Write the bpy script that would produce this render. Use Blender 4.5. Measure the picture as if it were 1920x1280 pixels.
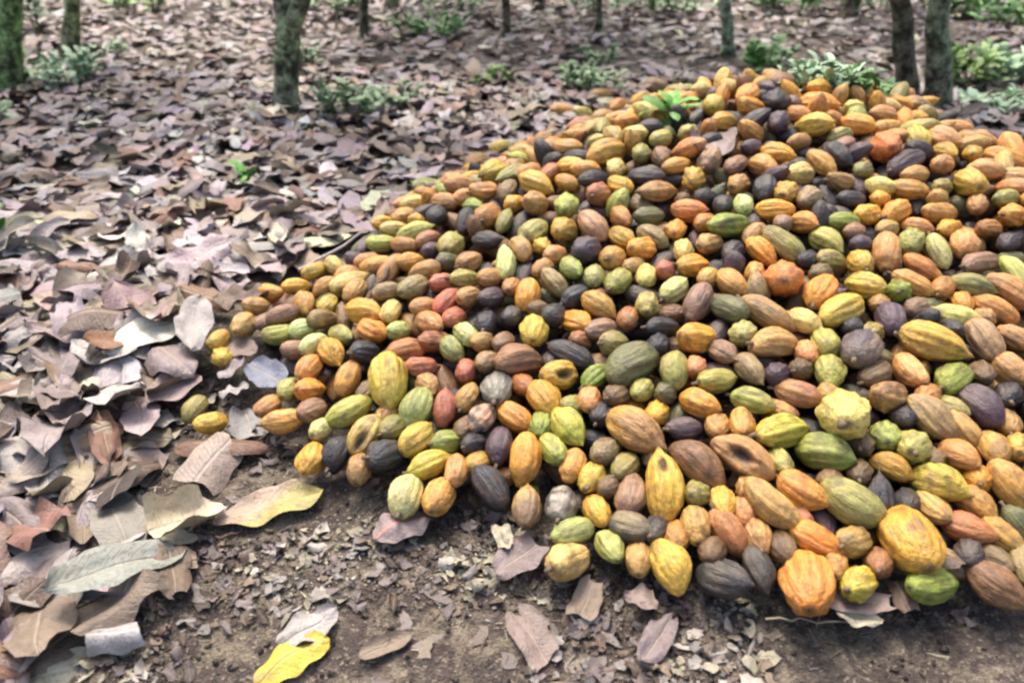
import bpy, math, random
import numpy as np

# ------------------------------------------------------------------ clearing
for o in list(bpy.data.objects):
    bpy.data.objects.remove(o)
scene = bpy.context.scene
COL = scene.collection

# ------------------------------------------------------------------ camera
CAM_H, PITCH, FPX = 1.5, math.radians(32.7), 1387.0
cam_data = bpy.data.cameras.new('camera')
cam_data.sensor_width = 36.0
cam_data.lens = 26.0
cam_data.clip_start = 0.05
cam_data.clip_end = 400.0
cam = bpy.data.objects.new('camera', cam_data)
cam.location = (0, 0, CAM_H)
cam.rotation_euler = (math.pi / 2 - PITCH, 0, 0)
COL.objects.link(cam)
scene.camera = cam
cam_data.dof.use_dof = True
cam_data.dof.focus_distance = 2.1
cam_data.dof.aperture_fstop = 2.0

# ------------------------------------------------------------------ world, sun, exposure
SUN_EL, SUN_AZ = math.radians(62), math.radians(-20)      # azimuth from +Y towards +X
world = bpy.data.worlds.new('World')
scene.world = world
world.use_nodes = True
wn = world.node_tree
wn.nodes.clear()
sky = wn.nodes.new('ShaderNodeTexSky')
sky.sky_type = 'NISHITA'
sky.sun_disc = False
sky.sun_elevation = SUN_EL
sky.sun_rotation = SUN_AZ
sky.air_density = 1.0
sky.dust_density = 7.0
sky.ozone_density = 0.2
bg = wn.nodes.new('ShaderNodeBackground')
bg.inputs['Strength'].default_value = 0.15
wo = wn.nodes.new('ShaderNodeOutputWorld')
wn.links.new(sky.outputs[0], bg.inputs['Color'])
wn.links.new(bg.outputs[0], wo.inputs['Surface'])

sun_data = bpy.data.lights.new('sun', 'SUN')
sun_data.energy = 1.5
sun_data.angle = math.radians(14)
sun_data.color = (1.0, 0.95, 0.88)
sun = bpy.data.objects.new('sun', sun_data)
sun.rotation_euler = (math.pi / 2 - SUN_EL, 0, -SUN_AZ + math.pi)
sun.rotation_euler = (-(math.pi / 2 - SUN_EL), 0, -SUN_AZ)
COL.objects.link(sun)

scene.view_settings.view_transform = 'Standard'
scene.view_settings.look = 'None'
scene.view_settings.gamma = 1.0
scene.view_settings.use_curve_mapping = False
scene.view_settings.exposure = 1.17
scene.cycles.filter_width = 2.4        # the photograph is soft throughout

# ------------------------------------------------------------------ helpers
R = np.random.default_rng(7)
rnd = random.Random(11)
cP, sP = math.cos(PITCH), math.sin(PITCH)
AX = np.array([1.0, 0, 0]); AF = np.array([0, cP, -sP]); AU = np.array([0, sP, cP])
CAMP = np.array([0, 0, CAM_H])


def ray(px, py):
    return AX * ((px - 960) / FPX) + AF - AU * ((py - 640) / FPX)


def ground_pt(px, py, z=0.0):
    d = ray(px, py)
    t = (z - CAM_H) / d[2]
    return CAMP + d * t


def project(p):
    q = p - CAMP
    w = q @ AF
    return 960 + FPX * (q @ AX) / w, 640 - FPX * (q @ AU) / w, w


_H = R.random((256, 256))


def vnoise(x, y):
    x = np.asarray(x, float); y = np.asarray(y, float)
    xi = np.floor(x).astype(int); yi = np.floor(y).astype(int)
    fx = x - xi; fy = y - yi
    fx = fx * fx * (3 - 2 * fx); fy = fy * fy * (3 - 2 * fy)
    a = _H[xi & 255, yi & 255]; b = _H[(xi + 1) & 255, yi & 255]
    c = _H[xi & 255, (yi + 1) & 255]; d = _H[(xi + 1) & 255, (yi + 1) & 255]
    return (a * (1 - fx) + b * fx) * (1 - fy) + (c * (1 - fx) + d * fx) * fy


def fbm(x, y, o=4):
    s = 0; a = 1; n = 0
    for i in range(o):
        s = s + a * vnoise(x * 2 ** i + 17.3 * i, y * 2 ** i + 5.1 * i); n += a; a *= .5
    return s / n


_K = R.normal(size=(12, 3)); _PH = R.random(12) * 6.283


def noise3(p, scale, seed=0):
    """smooth pseudo noise in -1..1 for points (n,3)"""
    s = 0
    for i in range(6):
        k = _K[(i + seed) % 12] * scale
        s = s + np.sin(p @ k + _PH[(i * 5 + seed) % 12] + seed * 1.7)
    return s / 3.2


def make_mesh(name, verts, quads, col=None, luv=None, smooth=True):
    me = bpy.data.meshes.new(name)
    verts = np.ascontiguousarray(verts, np.float32).reshape(-1, 3)
    quads = np.ascontiguousarray(quads, np.int32).reshape(-1, 4)
    me.vertices.add(len(verts)); me.vertices.foreach_set('co', verts.ravel())
    me.loops.add(quads.size); me.loops.foreach_set('vertex_index', quads.ravel())
    me.polygons.add(len(quads))
    me.polygons.foreach_set('loop_start', np.arange(0, quads.size, 4, dtype=np.int32))
    me.polygons.foreach_set('use_smooth', np.full(len(quads), smooth))
    if col is not None:
        a = me.color_attributes.new('Col', 'FLOAT_COLOR', 'POINT')
        c = np.ones((len(verts), 4), np.float32); c[:, :3] = np.asarray(col).reshape(-1, 3)
        a.data.foreach_set('color', c.ravel())
    if luv is not None:
        a = me.attributes.new('luv', 'FLOAT_VECTOR', 'POINT')
        a.data.foreach_set('vector', np.ascontiguousarray(luv, np.float32).ravel())
    me.update(calc_edges=True)
    me.validate()
    return me


def link(name, me, mat=None, parent=None, loc=None, label=None, cat=None, group=None, kind=None):
    o = bpy.data.objects.new(name, me)
    if mat is not None and me is not None and not me.materials:
        me.materials.append(mat)
    COL.objects.link(o)
    if parent is not None: o.parent = parent
    if loc is not None: o.location = loc
    if label: o['label'] = label
    if cat: o['category'] = cat
    if group: o['group'] = group
    if kind: o['kind'] = kind
    return o


def grid_quads(nu, nv, off=0, wrap=False):
    """verts indexed [v*nu+u]"""
    u = np.arange(nu if wrap else nu - 1); v = np.arange(nv - 1)
    U, V = np.meshgrid(u, v)
    U = U.ravel(); V = V.ravel(); U1 = (U + 1) % nu
    return np.stack([V * nu + U, V * nu + U1, (V + 1) * nu + U1, (V + 1) * nu + U], 1) + off


# ------------------------------------------------------------------ materials
def mat_new(name):
    m = bpy.data.materials.new(name); m.use_nodes = True
    nt = m.node_tree; b = nt.nodes['Principled BSDF']
    return m, nt, b


def nd(nt, t, **kw):
    n = nt.nodes.new(t)
    for k, v in kw.items(): setattr(n, k, v)
    return n


def noise_node(nt, vec, scale, detail=4, rough=.6):
    n = nd(nt, 'ShaderNodeTexNoise'); n.inputs['Scale'].default_value = scale
    n.inputs['Detail'].default_value = detail; n.inputs['Roughness'].default_value = rough
    if vec is not None: nt.links.new(vec, n.inputs['Vector'])
    return n


def ramp(nt, src, stops):
    r = nd(nt, 'ShaderNodeValToRGB'); nt.links.new(src, r.inputs[0])
    e = r.color_ramp.elements
    while len(e) < len(stops): e.new(0.5)
    for i, (p, c) in enumerate(stops):
        e[i].position = p; e[i].color = (c[0], c[1], c[2], 1) if not isinstance(c, float) else (c, c, c, 1)
    return r


def mixc(nt, mode, fac, a, b):
    m = nd(nt, 'ShaderNodeMix', data_type='RGBA', blend_type=mode)
    if isinstance(fac, float): m.inputs[0].default_value = fac
    else: nt.links.new(fac, m.inputs[0])
    for s, i in ((a, 6), (b, 7)):
        if isinstance(s, tuple): m.inputs[i].default_value = (*s, 1)
        else: nt.links.new(s, m.inputs[i])
    return m.outputs[2]


def bump(nt, h, strength, dist):
    b = nd(nt, 'ShaderNodeBump'); b.inputs['Strength'].default_value = strength
    b.inputs['Distance'].default_value = dist
    nt.links.new(h, b.inputs['Height'])
    return b.outputs[0]


def pod_material():
    m, nt, b = mat_new('cacao_pod_skin')
    at = nd(nt, 'ShaderNodeAttribute', attribute_name='Col')
    lc = nd(nt, 'ShaderNodeAttribute', attribute_name='luv').outputs['Vector']
    st = nd(nt, 'ShaderNodeMapping'); nt.links.new(lc, st.inputs[0]); st.inputs['Scale'].default_value = (14, 120, 120)
    n0 = noise_node(nt, st.outputs[0], 1.0, 3, .6)          # streaks running from stalk to tip
    n1 = noise_node(nt, lc, 55, 6, .7)
    n2 = noise_node(nt, lc, 190, 3, .6)
    n3 = noise_node(nt, lc, 20, 5, .65)
    n4 = noise_node(nt, lc, 9, 3, .6)
    r0 = ramp(nt, n0.outputs[0], [(.34, .68), (.60, 1.2)])
    c = mixc(nt, 'MULTIPLY', .75, at.outputs['Color'], r0.outputs[0])
    r1 = ramp(nt, n1.outputs[0], [(.34, .62), (.60, 1.22)])
    c = mixc(nt, 'MULTIPLY', .8, c, r1.outputs[0])
    r4 = ramp(nt, n4.outputs[0], [(.50, 0.0), (.68, 1.0)])
    c = mixc(nt, 'MIX', mul(nt, r4.outputs[0], .20), c, (.30, .22, .13))       # dry, corky skin
    r3 = ramp(nt, n3.outputs[0], [(.56, 0.0), (.66, 1.0)])
    c = mixc(nt, 'MIX', mul(nt, r3.outputs[0], .50), c, (.10, .055, .03))      # bruises
    r2 = ramp(nt, n2.outputs[0], [(.60, 0.0), (.68, 1.0)])
    c = mixc(nt, 'MIX', mul(nt, r2.outputs[0], .5), c, (.07, .04, .025))       # specks
    nt.links.new(c, b.inputs['Base Color'])
    rr = ramp(nt, n1.outputs[0], [(.3, .30), (.7, .62)])
    nt.links.new(rr.outputs[0], b.inputs['Roughness'])
    b.inputs['Specular IOR Level'].default_value = .55
    h = math2(nt, 'ADD', math2(nt, 'ADD', mul(nt, n1.outputs[0], .8), n0.outputs[0]), mul(nt, n3.outputs[0], .8))
    nt.links.new(bump(nt, h, .9, .006), b.inputs['Normal'])
    return m


def mul(nt, s, k):
    n = nd(nt, 'ShaderNodeMath', operation='MULTIPLY'); nt.links.new(s, n.inputs[0]); n.inputs[1].default_value = k
    return n.outputs[0]


def math2(nt, op, a, b=None):
    n = nd(nt, 'ShaderNodeMath', operation=op)
    for i, s in enumerate((a, b)):
        if s is None: continue
        if isinstance(s, (int, float)): n.inputs[i].default_value = s
        else: nt.links.new(s, n.inputs[i])
    return n.outputs[0]


def leaf_material(name, rough=.55, spots=.5, spec=.5):
    m, nt, b = mat_new(name)
    at = nd(nt, 'ShaderNodeAttribute', attribute_name='Col')
    uv = nd(nt, 'ShaderNodeAttribute', attribute_name='luv')
    sep = nd(nt, 'ShaderNodeSeparateXYZ'); nt.links.new(uv.outputs['Vector'], sep.inputs[0])
    au = math2(nt, 'ABSOLUTE', sep.outputs[0])
    # side veins slanting off the midrib, and the midrib itself
    ph = math2(nt, 'SUBTRACT', math2(nt, 'MULTIPLY', sep.outputs[1], 13.0), math2(nt, 'MULTIPLY', au, 3.2))
    sv = math2(nt, 'ABSOLUTE', math2(nt, 'SUBTRACT', math2(nt, 'FRACT', ph), .5))
    vein = ramp(nt, sv, [(.0, 1.0), (.09, 0.0)])
    mid = ramp(nt, au, [(.03, 1.0), (.09, 0.0)])
    vm = math2(nt, 'MAXIMUM', math2(nt, 'MULTIPLY', vein.outputs[0], .45), mid.outputs[0])
    tc = nd(nt, 'ShaderNodeNewGeometry')
    n1 = noise_node(nt, tc.outputs['Position'], 22, 5, .65)
    n2 = noise_node(nt, tc.outputs['Position'], 90, 4, .6)
    r1 = ramp(nt, n1.outputs[0], [(.3, .62), (.65, 1.15)])
    c = mixc(nt, 'MULTIPLY', .75, at.outputs['Color'], r1.outputs[0])
    r2 = ramp(nt, n2.outputs[0], [(.58, 0.0), (.68, 1.0)])
    c = mixc(nt, 'MIX', mul(nt, r2.outputs[0], spots), c, (.07, .045, .035))
    n5 = noise_node(nt, tc.outputs['Position'], 9, 4, .7)
    r5 = ramp(nt, n5.outputs[0], [(.50, 0.0), (.66, 1.0)])
    c = mixc(nt, 'MIX', mul(nt, r5.outputs[0], spots * .7), c, mixc(nt, 'MULTIPLY', 1.0, c, (.50, .42, .38)))
    c = mixc(nt, 'MIX', mul(nt, vm, .35), c, (.40, .33, .25))
    nt.links.new(c, b.inputs['Base Color'])
    rr = ramp(nt, n1.outputs[0], [(.3, rough - .1), (.7, rough + .2)])
    nt.links.new(rr.outputs[0], b.inputs['Roughness'])
    b.inputs['Specular IOR Level'].default_value = spec
    h = math2(nt, 'ADD', math2(nt, 'MULTIPLY', vm, .7), math2(nt, 'ADD', n2.outputs[0], mul(nt, n1.outputs[0], 2.5)))
    nt.links.new(bump(nt, h, .7, .005), b.inputs['Normal'])
    return m


def soil_material():
    m, nt, b = mat_new('forest_soil')
    tc = nd(nt, 'ShaderNodeNewGeometry')
    n1 = noise_node(nt, tc.outputs['Position'], 3.2, 6, .7)
    n2 = noise_node(nt, tc.outputs['Position'], 38, 6, .7)
    n3 = noise_node(nt, tc.outputs['Position'], 9, 5, .75)
    v = nd(nt, 'ShaderNodeTexVoronoi'); v.inputs['Scale'].default_value = 150
    nt.links.new(tc.outputs['Position'], v.inputs['Vector'])
    c = ramp(nt, n2.outputs[0], [(.30, (.026, .019, .017)), (.5, (.070, .052, .044)), (.7, (.145, .115, .092))]).outputs[0]
    r3 = ramp(nt, n3.outputs[0], [(.49, 0.0), (.58, 1.0)])
    c = mixc(nt, 'MIX', mul(nt, r3.outputs[0], .8), c, mixc(nt, 'MIX', n2.outputs[0], (.09, .07, .05), (.34, .29, .205)))
    r1 = ramp(nt, n1.outputs[0], [(.35, .6), (.6, 1.15)])
    c = mixc(nt, 'MULTIPLY', .8, c, r1.outputs[0])
    vr = nd(nt, 'ShaderNodeSeparateColor'); nt.links.new(v.outputs['Color'], vr.inputs[0])
    rv = ramp(nt, vr.outputs[0], [(.90, 0.0), (.95, 1.0)])
    c = mixc(nt, 'MIX', mul(nt, rv.outputs[0], .55), c, (.32, .27, .20))
    nt.links.new(c, b.inputs['Base Color'])
    b.inputs['Roughness'].default_value = .9
    h = math2(nt, 'ADD', n2.outputs[0], mul(nt, v.outputs['Distance'], .5))
    nt.links.new(bump(nt, h, .9, .02), b.inputs['Normal'])
    return m


def bark_material():
    m, nt, b = mat_new('mossy_bark')
    tc = nd(nt, 'ShaderNodeNewGeometry')
    at = nd(nt, 'ShaderNodeAttribute', attribute_name='Col')
    n1 = noise_node(nt, tc.outputs['Position'], 11, 6, .7)
    n2 = noise_node(nt, tc.outputs['Position'], 45, 5, .7)
    r1 = ramp(nt, n1.outputs[0], [(.38, (.030, .026, .020)), (.47, (.15, .145, .115)), (.57, (.42, .43, .36))])
    c = mixc(nt, 'MULTIPLY', 1.0, at.outputs['Color'], mixc(nt, 'ADD', 1.0, r1.outputs[0], (0, 0, 0)))
    r2 = ramp(nt, n2.outputs[0], [(.4, .6), (.6, 1.2)])
    c = mixc(nt, 'MULTIPLY', .9, c, r2.outputs[0])
    nt.links.new(c, b.inputs['Base Color'])
    b.inputs['Roughness'].default_value = .92
    h = math2(nt, 'ADD', n1.outputs[0], n2.outputs[0])
    nt.links.new(bump(nt, h, 1.0, .03), b.inputs['Normal'])
    return m


M_POD = pod_material()
M_LEAF = leaf_material('dry_leaf', .5, .5, .55)
M_GREEN = leaf_material('green_leaf', .42, .08, .5)
M_SOIL = soil_material()
M_BARK = bark_material()

# ------------------------------------------------------------------ the heap's shape and the ground
APEX = np.array([1.30, 3.45]); HMAX = .70
OUT = np.array([(-.62, 1.62), (-.42, 1.50), (-.12, 1.42), (.10, 1.30), (.30, 1.18), (.70, 1.08), (1.2, 1.08), (1.75, 1.15), (2.4, 1.4),
                (3.1, 2.1), (3.45, 3.1), (3.2, 4.0), (2.5, 4.55), (1.7, 4.7), (.9, 4.6), (.3, 4.35), (-.1, 4.0), (-.5, 3.5), (-.80, 3.1), (-1.12, 2.75),
                (-1.17, 2.35), (-1.02, 1.98), (-.85, 1.76)])
_oa = np.arctan2(OUT[:, 1] - APEX[1], OUT[:, 0] - APEX[0]); _or = np.hypot(*(OUT - APEX).T)
_ix = np.argsort(_oa); _oa = _oa[_ix]; _or = _or[_ix]
_oa = np.concatenate([_oa - 2 * math.pi, _oa, _oa + 2 * math.pi]); _or = np.tile(_or, 3)


def heap_s(x, y):
    a = np.arctan2(y - APEX[1], x - APEX[0]); r = np.hypot(x - APEX[0], y - APEX[1])
    return r / np.interp(a, _oa, _or)


def heap(x, y):
    """height of the heap of pods over the ground"""
    s = heap_s(x, y)
    s = np.sqrt(s * s + .02) - .06
    h = HMAX * np.clip(1 - s, 0, 1) ** .88
    return h * (.93 + .14 * vnoise(x * 2.2 + 3, y * 2.2))


def dirt_mask(x, y):
    """1 where the foreground is trodden bare, 0 in the leaf litter"""
    e = .25 * (fbm(x * 1.6, y * 1.6 + 9) - .5)
    a = 1 / (1 + np.exp(-(x + .98 + e) * 9))
    b = 1 / (1 + np.exp((y - 2.0 + e) * 8))
    return a * b


def ground_h(x, y):
    g = .06 * (fbm(x * .7, y * .7) - .5) + .035 * (fbm(x * 3.1 + 40, y * 3.1) - .5) + .02 * (fbm(x * 14, y * 14) - .5)
    far = np.clip((np.hypot(x, y) - 5) / 6, 0, 1)
    g = g + far * .12 * (fbm(x * .35 + 7, y * .35) - .5)
    lit = 1 - dirt_mask(x, y)
    hump = .07 * np.exp(-(((x + 1.30) / .45) ** 2 + ((y - 2.35) / .55) ** 2))      # drift of leaves left of the heap
    return g * .8 + lit * hump


def axis(dense0, dense1, step, far, n):
    d = np.arange(dense0, dense1, step)
    k = np.linspace(0, 1, n)[1:] ** 2.2
    return np.concatenate([(dense0 - k * (far + dense0))[::-1], d, d[-1] + k * (far - d[-1])])


gx = axis(-3.2, 3.2, .022, 90, 60); gy = axis(.3, 5.0, .022, 90, 70)
GX, GY = np.meshgrid(gx, gy)
GZ = ground_h(GX, GY)
hc = heap(GX, GY)
GZ = GZ + np.where(hc > 0, np.maximum(hc - .19, 0) * np.where(hc > .0, 1, 0), 0)
gv = np.stack([GX.ravel(), GY.ravel(), GZ.ravel()], 1)
link('ground', make_mesh('ground', gv, grid_quads(len(gx), len(gy))), M_SOIL, kind='structure')


def surf(x, y):
    return ground_h(x, y) + heap(x, y)


# ------------------------------------------------------------------ pods
# colour code: words, skin, second skin, stripe strength, blotch strength, gradient strength
C = {
 'Y': ('yellow', (.56, .34, .065), (.38, .31, .06), .4, .10, .3), 'Yp': ('pale yellow', (.54, .42, .17), (.46, .35, .12), .2, .2, .3),
 'Yg': ('yellow green', (.43, .38, .075), (.52, .33, .06), .45, .12, .6), 'Yo': ('golden', (.60, .30, .045), (.50, .32, .06), .3, .15, .5),
 'O': ('orange', (.60, .235, .045), (.52, .29, .06), .3, .15, .5), 'Or': ('reddish orange', (.54, .165, .05), (.54, .24, .06), .3, .2, .5),
 'Op': ('pinkish orange', (.52, .24, .11), (.50, .28, .12), .3, .25, .4), 'To': ('tan orange', (.52, .265, .08), (.40, .21, .07), .35, .25, .5),
 'T': ('tan', (.44, .265, .10), (.36, .22, .08), .35, .3, .4), 'Tb': ('brownish tan', (.34, .195, .085), (.42, .23, .09), .35, .35, .5),
 'Ob': ('orange brown', (.42, .20, .06), (.36, .16, .055), .3, .3, .5), 'Ym': ('mustard', (.46, .29, .06), (.42, .22, .045), .4, .25, .5),
 'G': ('green', (.18, .26, .05), (.36, .34, .07), .6, .1, .3), 'Gl': ('light green', (.32, .34, .10), (.42, .33, .10), .4, .15, .3),
 'Gm': ('mint green', (.29, .33, .13), (.38, .36, .16), .4, .15, .3), 'Gp': ('pale green', (.46, .50, .26), (.42, .44, .17), .35, .1, .4),
 'Gd': ('dull green', (.26, .28, .095), (.36, .27, .10), .4, .35, .5), 'Gk': ('blackish green', (.09, .10, .055), (.18, .18, .09), .4, .6, .5),
 'Og': ('olive', (.23, .225, .085), (.30, .22, .09), .3, .4, .4), 'Bg': ('greyish brown', (.24, .18, .11), (.30, .22, .12), .3, .45, .3),
 'B': ('brown', (.17, .09, .06), (.27, .14, .07), .25, .3, .5), 'Bm': ('brown and mustard', (.27, .15, .09), (.42, .23, .05), .3, .3, .8),
 'Bd': ('dark brown', (.13, .085, .05), (.19, .13, .06), .3, .5, .4), 'Bt': ('brown and tan', (.17, .12, .09), (.34, .22, .09), .2, .3, 1.),
 'Bp': ('purplish brown', (.22, .135, .11), (.30, .17, .11), .2, .3, .4), 'P': ('purple', (.070, .046, .062), (.10, .065, .07), .3, .3, .4),
 'K': ('black', (.018, .019, .024), (.030, .031, .036), .2, .2, .3), 'K2': ('charcoal', (.032, .029, .032), (.048, .041, .042), .2, .3, .3),
 'R': ('rust coloured', (.36, .13, .055), (.38, .18, .08), .3, .25, .4), 'Rp': ('pinkish red', (.38, .11, .085), (.42, .16, .12), .35, .15, .3),
 'Rb': ('reddish brown', (.30, .12, .07), (.33, .19, .09), .35, .3, .6), 'S': ('striped tan', (.46, .29, .13), (.16, .12, .06), .95, .2, .3),
 'M': ('mouldy black', (.05, .045, .05), (.34, .30, .23), .2, 1.3, .3), 'Mt': ('mouldy tan', (.26, .19, .10), (.06, .05, .05), .3, 1.3, .3),
 'Mp': ('mouldy purple', (.24, .17, .12), (.09, .07, .08), .3, 1.2, .6), 'Mo': ('mouldy orange', (.45, .28, .16), (.05, .05, .06), .2, 1.2, .5),
 'Kp': ('pale tipped black', (.30, .27, .19), (.025, .022, .03), .2, .2, 1.3),
}
C2 = {'Y': 'yellow', 'O': 'orange', 'G': 'green', 'T': 'tan', 'B': 'brown', 'K': 'black', 'P': 'purple', 'R': 'red', 'M': 'mouldy', 'S': 'striped'}
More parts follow.
